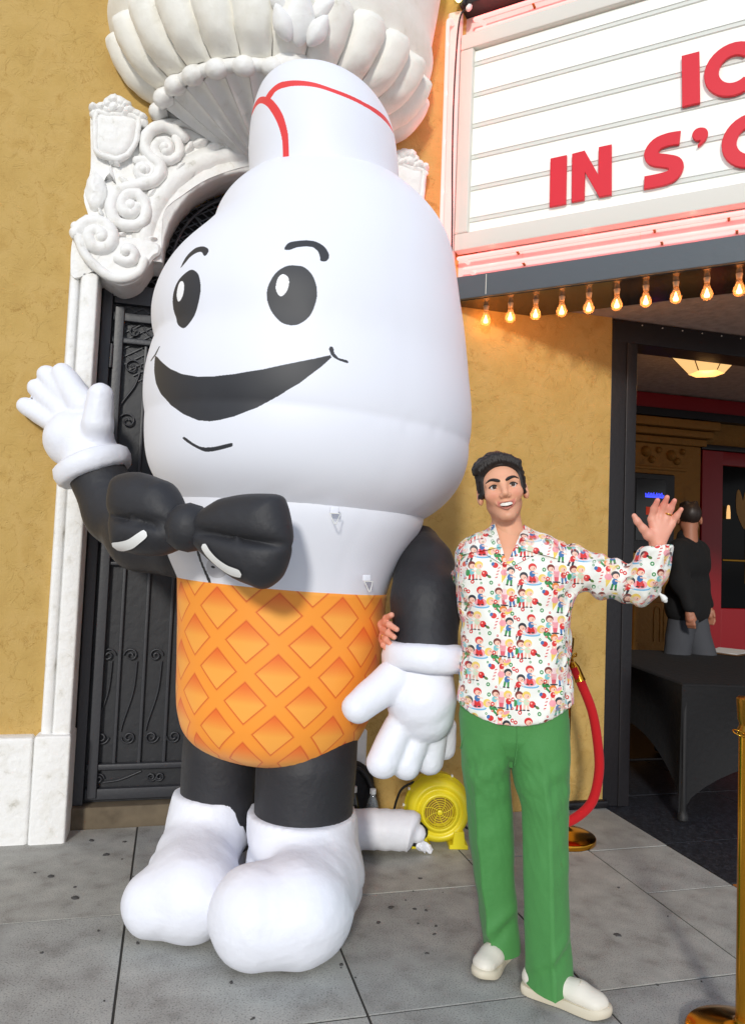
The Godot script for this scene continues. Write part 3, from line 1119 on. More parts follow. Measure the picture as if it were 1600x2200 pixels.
# ---------------------------------------------------------------- marquee
func build_marquee() -> void:
	var P0 := Vector3(1.45, 0, 0.1)
	var turn := -deg_to_rad(43.0)
	var m := thing("marquee_sign", "theatre marquee with white letter board, pink neon channels and dark fascia", "marquee", P0, turn)
	var LEN := 3.2
	for q in [["frame_rail", -0.066, LEN, 4.22, 4.31, -0.06, 0.0], ["frame_rail", -0.066, LEN, 3.07, 3.168, -0.06, 0.0], ["frame_stile", -0.066, 0.011, 3.17, 4.218, -0.06, 0.001]]:
		part(q[0], bx(q[1], q[2], q[3], q[4], q[5], q[6], 0.006), M.frame, m)
	part("mitre", bx(-0.068, 0.012, 3.1675, 3.1705, -0.01, 0.0014, 0.0005), M.rail, m)
	var ys := [3.168, 3.245, 3.423, 3.602, 3.78, 3.958, 4.137, 4.22]
	for i in ys.size() - 1:
		part("letter_panel", bx(0.008, 1.5, ys[i] + 0.006, ys[i + 1] - 0.006, -0.05, -0.032, 0.001), M.panel, m)
		part("letter_panel", bx(1.502, LEN, ys[i] + 0.006, ys[i + 1] - 0.006, -0.05, -0.032, 0.001), M.panel, m)
		if i > 0:
			part("rail", bx(0.008, LEN, ys[i] - 0.016, ys[i] + 0.016, -0.05, -0.029, 0.001), M.rail_band, m)
			part("rail_lip", bx(0.008, LEN, ys[i] + 0.009, ys[i] + 0.013, -0.04, -0.0255, 0.001), M.rail, m)
			part("rail_lip", bx(0.008, LEN, ys[i] - 0.013, ys[i] - 0.009, -0.04, -0.0255, 0.001), M.rail, m)
	# neon channels below and above the board
	for q in [[2.92, 3.068], [4.312, 4.455]]:
		part("channel_back", bx(-0.07, LEN, q[0], q[1], -0.13, -0.075, 0.002), M.channel, m)
		for s in [0.3, 0.9, 1.5]:
			part("channel_seam", bx(s, s + 0.004, q[0], q[1], -0.08, -0.0735, 0.0005), M.frame, m)
	var tubes := [[-0.05, 3.035], [-0.015, 2.968], [0.0, 4.396], [0.012, 4.325]]
	var k := 0
	for q in tubes:
		var p := path3([q[0] + 0.045, q[1] - 0.012, -0.074, q[0] + 0.03, q[1] - 0.006, -0.035, q[0] + 0.004, q[1], -0.026, q[0] + 0.03, q[1], -0.024, q[0] + 0.2, q[1], -0.024])
		p = smooth3(p, 4)
		p.append(Vector3(LEN, q[1], -0.024))
		part("neon_tube", tube_mb(p, 0.011, 8), M.neon, m)
		for s in [0.33, 1.02, 1.35, 2.1]:
			part("tube_support", tube_mb(PackedVector3Array([Vector3(s + q[0], q[1] - 0.004, -0.076), Vector3(s + q[0], q[1] - 0.004, -0.03)]), 0.007, 6), M.gold_dark, m)
		for s in 6:
			neon_light(m, Vector3(0.15 + s * 0.5, q[1], -0.024), 0.0022)
		k += 1
	# fascia, soffit strip, cap and inner body
	part("fascia", bx(-0.06, LEN, 2.79, 2.918, -0.3, 0.012, 0.005), M.fascia, m)
	part("fascia_joint", bx(0.13, 0.134, 2.8, 2.91, -0.01, 0.0135, 0.0005), M.frame, m)
	part("cap_fascia", bx(-0.07, LEN, 4.457, 4.8, -0.3, 0.03, 0.005), M.black_paint, m)
	part("body", bx(0.02, LEN, 2.92, 4.7, -0.4, -0.13, 0.005), M.channel, m)
	part("soffit_strip", bx(-0.3, LEN, 2.786, 2.84, -0.4, -0.008, 0.002), M.soffit_paint, m)
	# side return between the wall and the board
	var rt := thing("marquee_return", "narrow pink lit side return joining the marquee to the wall", "marquee side")
	var a := Vector2(1.338, -0.02)
	var b := Vector2(1.402, 0.06)
	var mb := MB.new()
	mb.prism(PackedVector2Array([Vector2(1.338, -0.02), Vector2(1.345, 0.012), Vector2(1.398, 0.052), Vector2(1.42, 0.03), Vector2(1.42, -0.02)]), Transform3D(Basis(Vector3(1, 0, 0), Vector3(0, 0, 1), Vector3(0, -1, 0)), Vector3(0, 4.455, 0)), 0.0, 1.66)
	part("side_panel", mb, M.channel, rt)
	var vt := path3([1.36, 4.38, 0.03, 1.345, 4.384, 0.052, 1.326, 4.375, 0.058, 1.321, 4.35, 0.058, 1.321, 4.2, 0.058])
	vt = smooth3(vt, 4)
	vt.append(Vector3(1.325, 2.98, 0.058))
	part("neon_tube", tube_mb(vt, 0.011, 8), M.neon, rt)
	for s in 5:
		neon_light(rt, Vector3(1.323, 3.1 + s * 0.28, 0.058), 0.007)
	part("cable", tube_mb(smooth3(path3([1.42, 4.44, 0.1, 1.385, 4.4, 0.085, 1.372, 4.25, 0.075, 1.366, 3.9, 0.07, 1.37, 3.55, 0.072, 1.378, 3.3, 0.075, 1.385, 3.0, 0.075]), 6), 0.005, 6), M.black_rubber, rt)
	part("insulator", tube_mb(path3([1.405, 4.52, 0.09, 1.395, 4.46, 0.1]), 0.014, 8, true), M.black_rubber, rt)
	part("insulator", tube_mb(path3([1.43, 4.45, 0.1, 1.42, 4.43, 0.11]), 0.016, 8, true), M.white_plain, rt)
	# corner piece of a cream neon script above
	var sn := thing("neon_script", "end of a cream white neon tube lettering above the marquee corner", "neon sign")
	part("neon_tube", tube_mb(smooth3(path3([1.375, 4.75, 0.1, 1.36, 4.66, 0.1, 1.345, 4.58, 0.1, 1.362, 4.6, 0.1, 1.385, 4.66, 0.1, 1.40, 4.7, 0.1, 1.375, 4.58, 0.1, 1.352, 4.5, 0.1, 1.352, 4.475, 0.1, 1.366, 4.468, 0.1, 1.378, 4.49, 0.1, 1.40, 4.56, 0.1]), 5), 0.009, 8), M.neon_cream, sn)
	# letters
	letter(m, "I", PackedVector2Array([Vector2(0.458, 3.226), Vector2(0.543, 3.226), Vector2(0.541, 3.487), Vector2(0.456, 3.487)]), "red letter I starting the lower line of the marquee")
	letter(m, "N", pts2([0.572, 3.23, 0.636, 3.23, 0.636, 3.375, 0.71, 3.23, 0.77, 3.23, 0.765, 3.492, 0.702, 3.492, 0.702, 3.35, 0.632, 3.49, 0.568, 3.487]), "red letter N in the lower line of the marquee")
	letter(m, "S", stroke([1.085, 3.452, 1.03, 3.455, 0.98, 3.443, 0.954, 3.405, 0.97, 3.37, 1.02, 3.35, 1.062, 3.33, 1.07, 3.3, 1.045, 3.268, 0.99, 3.26, 0.924, 3.26], 0.033), "red letter S in the lower line of the marquee")
	letter(m, "comma", smooth2(pts2([1.138, 3.447, 1.15, 3.474, 1.175, 3.48, 1.2, 3.468, 1.209, 3.44, 1.195, 3.408, 1.168, 3.388, 1.164, 3.396, 1.176, 3.415, 1.155, 3.42]), 3), "red apostrophe after the letter S on the marquee")
	letter(m, "C", ring_letter(Vector2(1.395, 3.368)), "red letter C after the apostrophe, cut by the picture edge")
	letter(m, "I", pts2([1.092, 3.602, 1.172, 3.602, 1.165, 3.86, 1.086, 3.86]), "red letter I starting the upper line of the marquee")
	letter(m, "C", ring_letter(Vector2(1.315, 3.73)), "red letter C in the upper line of the marquee")
	# soffit bulbs
	for i in 13:
		var s := 0.085 + i * 0.14
		var w := P0 + Basis(Vector3.UP, turn) * Vector3(s, 2.786, -0.13)
		bulb(w, i)


func neon_light(parent: Node3D, p: Vector3, e: float) -> void:
	var l := OmniLight3D.new()
	l.name = "neon_light"
	l.light_color = Color(1.0, 0.3, 0.26)
	l.light_energy = e
	l.light_size = 0.008
	l.omni_range = 6.0
	l.omni_attenuation = 2.0
	l.shadow_enabled = true
	parent.add_child(l, true)
	l.position = p + Vector3(0, 0.012, 0.012)


func stroke(f: Array, w: float) -> PackedVector2Array:
	var p := smooth2(pts2(f), 4, false)
	var l := PackedVector2Array()
	var r := PackedVector2Array()
	for i in p.size():
		var t := (p[mini(i + 1, p.size() - 1)] - p[maxi(i - 1, 0)]).normalized()
		l.append(p[i] + Vector2(-t.y, t.x) * w)
		r.append(p[i] - Vector2(-t.y, t.x) * w)
	r.reverse()
	l.append_array(r)
	return l


func ring_letter(c: Vector2) -> PackedVector2Array:
	var o := PackedVector2Array()
	for i in 25:
		var a := deg_to_rad(lerpf(42.0, 318.0, i / 24.0))
		o.append(c + Vector2(cos(a) * 0.128, sin(a) * 0.13))
	for i in 25:
		var a := deg_to_rad(lerpf(312.0, 48.0, i / 24.0))
		o.append(c + Vector2(cos(a) * 0.064, sin(a) * 0.066))
	return o


func letter(parent: Node3D, called: String, p: PackedVector2Array, label: String) -> void:
	var o := thing("sign_letter", label, "sign letter", parent.position, parent.rotation.y, "red letters on the marquee board")
	var mb := MB.new()
	mb.prism(p, Transform3D(), -0.024, -0.008, 0.002)
	part("letter_" + called.to_lower(), mb, M.letter, o)


func bulb(p: Vector3, i: int) -> void:
	var ord := ["first", "second", "third", "fourth", "fifth", "sixth", "seventh", "eighth", "ninth", "tenth", "eleventh", "twelfth", "thirteenth"]
	var b := thing("light_bulb", "glowing clear bulb under the marquee, %s counting from the inflatable" % ord[i], "light bulb", p, 0.0, "bulbs under the marquee edge")
	var so := MB.new()
	so.lathe(pts2([0.001, 0.004, 0.015, 0.004, 0.016, -0.004, 0.014, -0.01, 0.0125, -0.026, 0.001, -0.026]), Transform3D(), 14)
	part("socket", so, M.socket, b)
	var g := MB.new()
	g.lathe(pts2([0.0125, -0.026, 0.0135, -0.036, 0.018, -0.052, 0.0255, -0.068, 0.0285, -0.08, 0.0265, -0.094, 0.018, -0.105, 0.008, -0.1095, 0.0005, -0.11]), Transform3D(), 20)
	part("glass", g, M.bulb_glass, b)
	var fi := MB.new()
	fi.lathe(pts2([0.001, -0.05, 0.004, -0.055, 0.008, -0.072, 0.0135, -0.084, 0.0125, -0.094, 0.001, -0.098]), Transform3D(), 10)
	part("filament", fi, M.filament, b)
	var l := OmniLight3D.new()
	l.name = "bulb_light"
	l.light_color = Color(1.0, 0.62, 0.3)
	l.light_energy = 0.012
	l.light_size = 0.012
	l.omni_range = 8.0
	l.omni_attenuation = 2.0
	l.shadow_enabled = true
	b.add_child(l, true)
	l.position = Vector3(0, -0.082, 0)


# ---------------------------------------------------------------- entrance lobby
func build_lobby() -> void:
	var e := thing("entrance_porch", "dark framed theatre entrance with black jamb, header and plaster ceiling", "entrance")
	part("jamb", bx(2.43, 2.605, 0.0, 2.83, -0.2, 0.002, 0.006), M.black_paint, e)
	part("jamb_panel", bx(2.53, 2.6, 0.0, 2.7, -0.02, 0.012, 0.004), M.black_paint, e)
	part("header", bx(2.44, 9.0, 2.7, 2.835, -0.18, 0.004, 0.006), M.black_paint, e)
	for i in 6:
		part("screw", tube_mb(PackedVector3Array([Vector3(2.63 + i * 0.14, 2.815, 0.0), Vector3(2.63 + i * 0.14, 2.815, 0.008)]), 0.004, 6), M.rail, e)
	var so := MB.new()
	so.prism(PackedVector2Array([Vector2(1.48, -0.05), Vector2(9.0, -0.05), Vector2(9.0, 6.9), Vector2(4.6, 2.95), Vector2(1.55, 0.1)]), Transform3D(Basis(Vector3(1, 0, 0), Vector3(0, 0, 1), Vector3(0, -1, 0)), Vector3(0, 2.9, 0)), 0.0, 0.06)
	part("soffit", so, M.plaster, e)
	part("ceiling", bx(2.44, 9.0, 2.95, 3.05, -2.4, -0.1), M.plaster, e)
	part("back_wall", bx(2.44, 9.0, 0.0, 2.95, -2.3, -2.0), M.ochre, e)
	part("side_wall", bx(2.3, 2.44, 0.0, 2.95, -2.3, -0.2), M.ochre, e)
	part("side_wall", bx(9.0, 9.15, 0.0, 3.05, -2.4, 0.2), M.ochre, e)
	part("roof", bx(2.2, 9.2, 3.051, 3.25, -2.5, -0.06), M.plaster, e)
	part("floor", bx(2.44, 9.0, -0.05, 0.012, -2.0, -0.865), M.dark_floor, e)
	part("red_beam", bx(2.44, 9.0, 2.80, 2.935, -2.0, -1.93), M.red_paint, e)
	part("black_beam", bx(2.44, 9.0, 2.725, 2.798, -2.0, -1.9), M.black_paint, e)
	# carved ochre pilaster
	var p := thing("carved_pilaster", "ochre carved pilaster with cornice and fluted panel inside the entrance", "pilaster")
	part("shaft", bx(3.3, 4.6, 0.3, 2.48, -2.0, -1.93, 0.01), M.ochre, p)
	for q in [[3.3, 4.72, 2.62, 2.7, -1.82], [3.3, 4.68, 2.55, 2.615, -1.86], [3.3, 4.64, 2.48, 2.545, -1.9]]:
		part("cornice", bx(q[0], q[1], q[2], q[3], -2.0, q[4], 0.01), M.ochre, p)
	part("moulding", bx(3.3, 4.44, 2.24, 2.27, -1.95, -1.915, 0.006), M.ochre, p)
	part("base_panel", bx(3.9, 4.68, 0.3, 1.06, -1.95, -1.88, 0.01), M.ochre, p)
	for i in 3:
		var x := 4.13 + i * 0.1
		part("flute", tube_mb(smooth3(path3([x - 0.03, 0.72, -1.88, x - 0.03, 0.98, -1.88, x, 1.02, -1.88, x + 0.03, 0.98, -1.88, x + 0.03, 0.72, -1.88]), 4), 0.01, 6), M.ochre, p)
	for q in [[4.02, 2.4, 0.05], [4.15, 2.42, 0.03], [4.28, 2.38, 0.05], [4.4, 2.42, 0.03], [4.08, 2.33, 0.035], [4.34, 2.33, 0.035]]:
		var o := MB.new()
		o.lathe(pts2([0.001, q[2] * 0.8, q[2] * 0.6, q[2] * 0.6, q[2], 0.0, q[2], -0.05]), Transform3D(Basis(Vector3.RIGHT, PI / 2), Vector3(q[0], q[1], -1.92)), 10)
		part("rosette", o, M.ochre, p)
	var tm := thing("ticket_screen", "dark wall screen with blurred blue writing inside the entrance", "screen")
	part("case", bx(3.86, 4.3, 1.5, 2.2, -1.96, -1.89, 0.01), M.black_paint, tm)
	part("display", bx(3.9, 4.2, 1.6, 2.15, -1.9, -1.884, 0.002), mat(Color8(8, 9, 14), 0.15), tm)
	var sm := MB.new()
	var rn := RandomNumberGenerator.new()
	rn.seed = 5
	for i in 13:
		var x := 3.995 + i * 0.015
		var hh := rn.randf_range(0.02, 0.045)
		sm.box(Transform3D(Basis(Vector3.BACK, rn.randf_range(-0.5, 0.3)), Vector3(x, 1.995 + hh * 0.3, -1.883)), Vector3(0.008, hh, 0.004), 0.001)
	sm.box(at(4.08, 1.99, -1.883), Vector3(0.18, 0.012, 0.004), 0.001)
	part("blue_writing", sm, glow(Color(0.25, 0.3, 1.0), 1.6), tm)
	part("orange_picture", bx(4.0, 4.13, 1.83, 1.9, -1.886, -1.88, 0.002), glow(Color(0.75, 0.2, 0.06), 0.35), tm)
	part("green_picture", bx(4.16, 4.2, 1.87, 1.91, -1.886, -1.88, 0.002), glow(Color(0.3, 0.42, 0.05), 0.3), tm)
	# red doors
	var dr := thing("red_door", "red theatre door with dark glass and etched tulip pattern", "door")
	part("frame_stile", bx(4.615, 4.84, 0.02, 2.46, -2.0, -1.93, 0.008), M.red_paint, dr)
	part("frame_head", bx(4.615, 9.0, 2.33, 2.46, -2.0, -1.935, 0.008), M.red_paint, dr)
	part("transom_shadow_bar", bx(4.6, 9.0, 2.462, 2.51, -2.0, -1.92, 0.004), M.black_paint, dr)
	part("kick_panel", bx(4.842, 6.4, 0.05, 1.02, -2.0, -1.94, 0.008), M.red_paint, dr)
	part("glass", bx(4.842, 6.4, 1.022, 2.328, -1.975, -1.96, 0.002), M.dark_glass, dr)
	part("push_bar", bx(4.86, 6.3, 1.45, 1.47, -1.958, -1.945, 0.003), M.gold_dark, dr)
	var tul := MB.new()
	for x in [5.12, 5.45]:
		for q in [-0.06, 0.0, 0.06]:
			tul.pillow(smooth2(pts2([x + q * 0.3, 1.75, x + q + 0.045, 1.9, x + q * 1.4 + 0.03, 2.06, x + q * 1.5, 2.12, x + q * 1.4 - 0.03, 2.06, x + q - 0.045, 1.9]), 3), Vector2(x + q, 1.93), Transform3D(), 0.004, -1.957, false)
		tul.box(at(x, 1.5, -1.956), Vector3(0.016, 0.5, 0.004), 0.001)
	part("etched_tulip", tul, mat(Color8(150, 112, 56), 0.6), dr)
	var stk := MB.new()
	stk.lathe(pts2([0.001, 0.003, 0.085, 0.003, 0.088, 0.0, 0.088, -0.002]), Transform3D(Basis(Vector3.RIGHT, PI / 2), Vector3(5.22, 2.22, -1.953)), 24)
	part("round_sticker", stk, mat(Color8(150, 165, 190), 0.5), dr)
	part("sticker_band", bx(5.16, 5.28, 2.25, 2.285, -1.952, -1.948, 0.001), mat(Color8(48, 60, 140), 0.5), dr)
	var lf := thing("foyer_lamp", "small cream lit lamp seen at the red door glass", "lamp")
	for q in [[5.19, 2.06, 0.05, 0.09], [5.29, 2.05, 0.035, 0.08], [5.27, 1.86, 0.03, 0.12], [4.9, 1.84, 0.018, 0.12]]:
		var o := MB.new()
		o.lathe(pts2([q[2], 0.0, q[2] * 0.95, q[3] * 0.5, q[2] * 0.6, q[3], 0.001, q[3] * 1.05]), at(q[0], q[1], -1.93), 12)
		part("shade", o, M.shade_low, lf)
	# ceiling lamp
	var cl := thing("ceiling_lamp", "lit cream glass ceiling lantern with tapered panels behind the dark header", "ceiling lamp", Vector3(3.62, 2.95, -0.66), 0.45)
	var sides := 6
	for k in sides:
		var a0 := TAU * k / sides
		var a1 := TAU * (k + 1) / sides
		var rg := []
		for q in [[0.23, -0.05], [0.12, -0.175]]:
			rg.append(PackedVector3Array([Vector3(cos(a0) * q[0], q[1], sin(a0) * q[0]), Vector3(cos(a1) * q[0], q[1], sin(a1) * q[0])]))
		var o := MB.new()
		o.loft(rg, false, 0)
		part("glass_panel", o, M.shade, cl)
		part("lead", tube_mb(PackedVector3Array([rg[0][0], rg[1][0]]), 0.004, 5), M.gold_dark, cl)
	var bt := MB.new()
	bt.lathe(pts2([0.001, -0.173, 0.118, -0.174, 0.12, -0.178, 0.001, -0.178]), Transform3D(), 6)
	part("glass_bottom", bt, M.shade, cl)
	part("ceiling_plate", tube_mb(path3([0, 0.0, 0, 0, -0.05, 0]), 0.24, 6), M.gold_dark, cl)
	var l := OmniLight3D.new()
	l.name = "lamp_light"
	l.light_color = Color(1.0, 0.75, 0.45)
	l.light_energy = 0.05
	l.light_size = 0.08
	l.omni_range = 8.0
	l.omni_attenuation = 2.0
	l.shadow_enabled = true
	cl.add_child(l, true)
	l.position = Vector3(0, -0.24, 0)
	# draped table
	var tb := thing("draped_table", "table under a tight black stretch cloth in the entrance", "table", Vector3(2.72, 0, 0.3), -0.2)
	table_cloth(tb, 1.83, 1.5)
	var pp := thing("papers", "white sheets on a clipboard lying on the black table", "papers", Vector3(4.05, 0.755, -0.9), 0.5)
	part("clipboard", bx(-0.16, 0.16, 0.0, 0.006, -0.12, 0.12, 0.002), mat(Color8(120, 84, 50), 0.6), pp)
	for i in 3:
		var mb := MB.new()
		mb.box(Transform3D(Basis(Vector3.UP, 0.06 * i) * Basis(Vector3.BACK, 0.01 * i), Vector3(-0.005 * i, 0.009 + 0.004 * i, 0.0)), Vector3(0.3, 0.002, 0.215), 0.0005)
		part("sheet", mb, M.white_plain, pp)


func table_cloth(tb: Node3D, w: float, dp: float) -> void:
	var top := MB.new()
	top.box(at(w / 2, 0.738, -dp / 2), Vector3(w, 0.026, dp), 0.012)
	part("cloth_top", top, M.black_cloth, tb)
	var cs := [Vector3(0, 0, 0), Vector3(w, 0, 0), Vector3(w, 0, -dp), Vector3(0, 0, -dp)]
	for s in 4:
		var a: Vector3 = cs[s]
		var b: Vector3 = cs[(s + 1) % 4]
		var nrm := Vector3.UP.cross(b - a).normalized() * -1.0
		if s == 0:
			nrm = Vector3(0, 0, 1)
		var n := 24
		var rings := []
		for j in 12:
			var t := j / 11.0
			var o := PackedVector3Array()
			for i in n + 1:
				var u := float(i) / n
				var arch := pow(4.0 * u * (1.0 - u), 0.6)
				var yb := 0.015 + 0.36 * arch
				var y := lerpf(0.735, yb, t)
				var inw := -0.05 * arch * sin(t * PI) * 1.2 - 0.02 * t
				o.append(a.lerp(b, u) + nrm * inw + Vector3(0, y, 0))
			rings.append(o)
		var mb := MB.new()
		mb.loft(rings, false, 0)
		part("cloth_side", mb, M.black_cloth, tb)
	for q in cs:
		var o := MB.new()
		o.lathe(pts2([0.03, 0.0, 0.03, 0.02, 0.018, 0.05, 0.016, 0.72]), at(lerpf(q.x, w / 2, 0.03), 0.013, lerpf(q.z, -dp / 2, 0.03)), 10)
		part("leg", o, M.black_rubber, tb)


# ---------------------------------------------------------------- inflatable figure
const HEAD := [1.535, -0.01, 0.47, 1.56, 0.0, 0.515, 1.584, 0.006, 0.545, 1.629, 0.011, 0.586, 1.673, 0.017, 0.615, 1.718, 0.025, 0.631, 1.762, 0.029, 0.643, 1.807, 0.033, 0.65, 1.852, 0.033, 0.654, 1.93, 0.031, 0.66, 1.976, 0.03, 0.66, 2.023, 0.03, 0.657, 2.069, 0.029, 0.652, 2.116, 0.031, 0.644, 2.162, 0.033, 0.635, 2.27, 0.019, 0.637, 2.316, 0.018, 0.632, 2.361, 0.019, 0.624, 2.407, 0.022, 0.612, 2.453, 0.028, 0.597, 2.499, 0.038, 0.58, 2.544, 0.053, 0.558, 2.59, 0.073, 0.532, 2.636, 0.093, 0.501, 2.69, 0.095, 0.487, 2.734, 0.092, 0.469, 2.758, 0.09, 0.455, 2.781, 0.088, 0.441, 2.805, 0.086, 0.422, 2.829, 0.084, 0.402, 2.852, 0.084, 0.375, 2.876, 0.085, 0.348, 2.9, 0.08, 0.31]
const HAT := [2.8, 0.055, 0.306, 2.88, 0.053, 0.309, 3.0, 0.042, 0.311, 3.1, 0.036, 0.303, 3.17, 0.03, 0.29, 3.22, 0.022, 0.27, 3.27, 0.008, 0.243, 3.31, 0.0, 0.2, 3.34, -0.02, 0.152, 3.365, -0.045, 0.085, 3.376, -0.06, 0.02]
const TORSO := [1.2, -0.044, 0.40, 1.251, -0.044, 0.416, 1.322, -0.054, 0.445, 1.394, -0.051, 0.473, 1.465, -0.029, 0.495, 1.536, 0.006, 0.506, 1.6, 0.01, 0.5]
const CONE := [0.568, -0.07, 0.05, 0.572, -0.07, 0.18, 0.59, -0.069, 0.256, 0.622, -0.068, 0.312, 0.668, -0.067, 0.35, 0.746, -0.059, 0.379, 0.826, -0.053, 0.391, 0.911, -0.049, 0.397, 0.996, -0.046, 0.403, 1.081, -0.045, 0.407, 1.166, -0.045, 0.412, 1.251, -0.044, 0.418, 1.262, -0.044, 0.40]
const TILT := 0.05
const PRINT := {
	"eye_l": [-41.5, 2.338, -38.1, 2.314, -36.7, 2.27, -37.3, 2.23, -39.1, 2.187, -41.6, 2.148, -44.3, 2.13, -48.4, 2.153, -50.8, 2.195, -51.1, 2.238, -50, 2.278, -48, 2.309, -44.8, 2.331],
	"eye_r": [-5, 2.343, -1.7, 2.338, 0.9, 2.308, 2, 2.265, 1.5, 2.225, -0.4, 2.176, -3.2, 2.144, -5.9, 2.134, -9.1, 2.142, -12.1, 2.177, -13.4, 2.223, -12.7, 2.267, -10.5, 2.311, -7.8, 2.336],
	"shine_l": [-45.6, 2.302, -44.5, 2.285, -44.8, 2.256, -46.2, 2.236, -47.6, 2.231, -48.4, 2.246, -48.3, 2.27, -47.2, 2.299],
	"shine_r": [-8.1, 2.308, -6.8, 2.299, -6.4, 2.279, -7.1, 2.251, -8.8, 2.231, -10, 2.239, -10.5, 2.26, -10, 2.288, -9.2, 2.303],
	"brow_l": [-48.5, 2.362, -47.4, 2.403, -44.5, 2.428, -41, 2.43, -37.8, 2.418, -36.5, 2.404, -36.8, 2.388, -37.8, 2.387, -39.5, 2.403, -41.4, 2.407, -44.5, 2.397, -46.5, 2.375, -47.9, 2.362],
	"brow_r": [-8, 2.427, -4.9, 2.438, -2.1, 2.443, 0.8, 2.44, 3.6, 2.424, 5.1, 2.401, 5.3, 2.387, 4.7, 2.374, 3.6, 2.369, 2.7, 2.373, 2.5, 2.385, 1.6, 2.405, -0.2, 2.418, -2.5, 2.418, -5.2, 2.411, -7.4, 2.399, -9.0, 2.402],
	"mouth": [-59.9, 2.05, -57.7, 2.042, -53.8, 2.018, -47.8, 1.984, -41.8, 1.961, -35, 1.948, -29.5, 1.948, -22.2, 1.956, -13.2, 1.976, -4.9, 2.004, 1.3, 2.026, 5.9, 2.045, 6.3, 2.038, 3.4, 2.002, -2.6, 1.94, -8.9, 1.891, -15.3, 1.848, -22.2, 1.816, -27, 1.803, -30.7, 1.798, -35.1, 1.801, -41.4, 1.823, -48.7, 1.862, -53.8, 1.903, -56.9, 1.943, -59, 1.994],
	"tick_r": [5.5, 2.064, 5.6, 2.074, 6.5, 2.075, 6.8, 2.067, 7, 2.054, 8.3, 2.039, 11.1, 2.035, 11.3, 2.028, 10.8, 2.026, 8.5, 2.031, 7, 2.038, 6.1, 2.047],
	"tick_l": [-57.1, 2.081, -59.1, 2.053, -63.3, 2.035, -64.2, 2.039, -60.4, 2.057, -58, 2.082],
	"chin": [-41.5, 1.745, -40.6, 1.744, -37, 1.724, -33.4, 1.712, -28.4, 1.715, -23, 1.728, -22.4, 1.724, -22.7, 1.717, -27.3, 1.704, -31.1, 1.698, -33.7, 1.701, -38.3, 1.72, -41.6, 1.739],
	"hat_1": [-49, 3.13, -43.6, 3.153, -35.6, 3.167, -27.2, 3.165, -17.7, 3.158, -7.1, 3.148, 5.5, 3.132, 18.5, 3.124, 33.2, 3.121, 45.5, 3.126, 59.1, 3.13, 70.0, 3.122, 69, 3.108, 51.3, 3.103, 38, 3.102, 22.7, 3.105, 9.5, 3.112, -5.5, 3.127, -19.4, 3.135, -29.9, 3.138, -38.3, 3.132, -43.9, 3.109],
	"hat_2": [-80, 3.13, -78, 3.148, -66.2, 3.157, -57, 3.15, -45.2, 3.118, -37.4, 3.078, -30.8, 3.022, -27.4, 2.955, -27, 2.897, -28.3, 2.81, -33.3, 2.81, -31.9, 2.875, -32.4, 2.938, -35.7, 2.999, -41.6, 3.052, -47.1, 3.087, -54.5, 3.115, -61.6, 3.125, -73.1, 3.122],
	"placket": [-39.7, 1.358, -38.3, 1.358, -38, 1.332, -37.3, 1.301, -36.1, 1.252, -37.9, 1.251, -38.8, 1.298, -39.3, 1.329],
	"button": [-22.6, 1.317, -24.9, 1.292, -29, 1.274, -33.4, 1.271, -36.2, 1.284, -36, 1.308, -33.5, 1.333, -29.8, 1.35, -26, 1.353, -23.3, 1.34],
}


# rings given as height, middle, half width; resampled, with pinched seams and a print map
func ring_body(rows: Array, depth: float, seams: Array, step := 0.014, gores := 0.008, pinch := 0.016, soften := 0, side_seams: Array = []) -> MB:
	var n := rows.size() / 3
	var y0: float = rows[0]
	var y1: float = rows[(n - 1) * 3]
	var cnt := int((y1 - y0) / step) + 1
	var rings := []
	var uvs := []
	var NA := 144
	var mid := PackedFloat32Array()
	var wid := PackedFloat32Array()
	for i in cnt + 1:
		var y := lerpf(y0, y1, float(i) / cnt)
		var k := 0
		while k < n - 2 and rows[(k + 1) * 3] < y:
			k += 1
		var t: float = (y - rows[k * 3]) / (rows[k * 3 + 3] - rows[k * 3])
		mid.append(lerpf(rows[k * 3 + 1], rows[k * 3 + 4], t))
		wid.append(lerpf(rows[k * 3 + 2], rows[k * 3 + 5], t))
	for pass_n in soften:  # take the corners off the listed profile
		var om := mid.duplicate()
		var ow := wid.duplicate()
		for i in range(2, cnt - 1):
			mid[i] = (om[i - 1] + om[i] * 2.0 + om[i + 1]) / 4.0
			wid[i] = (ow[i - 1] + ow[i] * 2.0 + ow[i + 1]) / 4.0
	for i in cnt + 1:
		var y := lerpf(y0, y1, float(i) / cnt)
		var f := 1.0
		for s in seams:
			f -= pinch * exp(-absf(y - s) / 0.045)
		var o := PackedVector3Array()
		var uv := PackedVector2Array()
		for a in NA + 1:
			var ph := lerpf(-PI, PI, float(a) / NA)
			var g := 1.0 - gores * exp(-absf(sin((ph + 0.52) * 3.0)) * 5.0)
			for s in side_seams:
				g -= 0.022 * exp(-absf(y - s) / 0.03) * clampf((-sin(ph) - 0.55) * 2.5, 0.0, 1.0)
			var x: float = wid[i] * f * g * sin(ph)
			if a < NA:
				o.append(Vector3(mid[i] + x, y - TILT * x, wid[i] * depth * f * g * cos(ph)))
			uv.append(Vector2(float(a) / NA, (y1 - y) / (y1 - y0)))
		rings.append(o)
		uvs.append(uv)
	var m := MB.new()
	m.loft(rings, true, 3, uvs)
	return m


func print_to(img: Image, key: String, rows: Array, c: Color) -> void:
	var y0: float = rows[0]
	var y1: float = rows[rows.size() - 3]
	var p := PackedVector2Array()
	for q in pts2(PRINT[key]):
		p.append(Vector2((q.x / 360.0 + 0.5) * img.get_width(), (y1 - q.y) / (y1 - y0) * img.get_height()))
	if not key.begins_with("mouth") and not key.begins_with("tick"):
		p = smooth2(p, 5)
	fill(img, p, c)


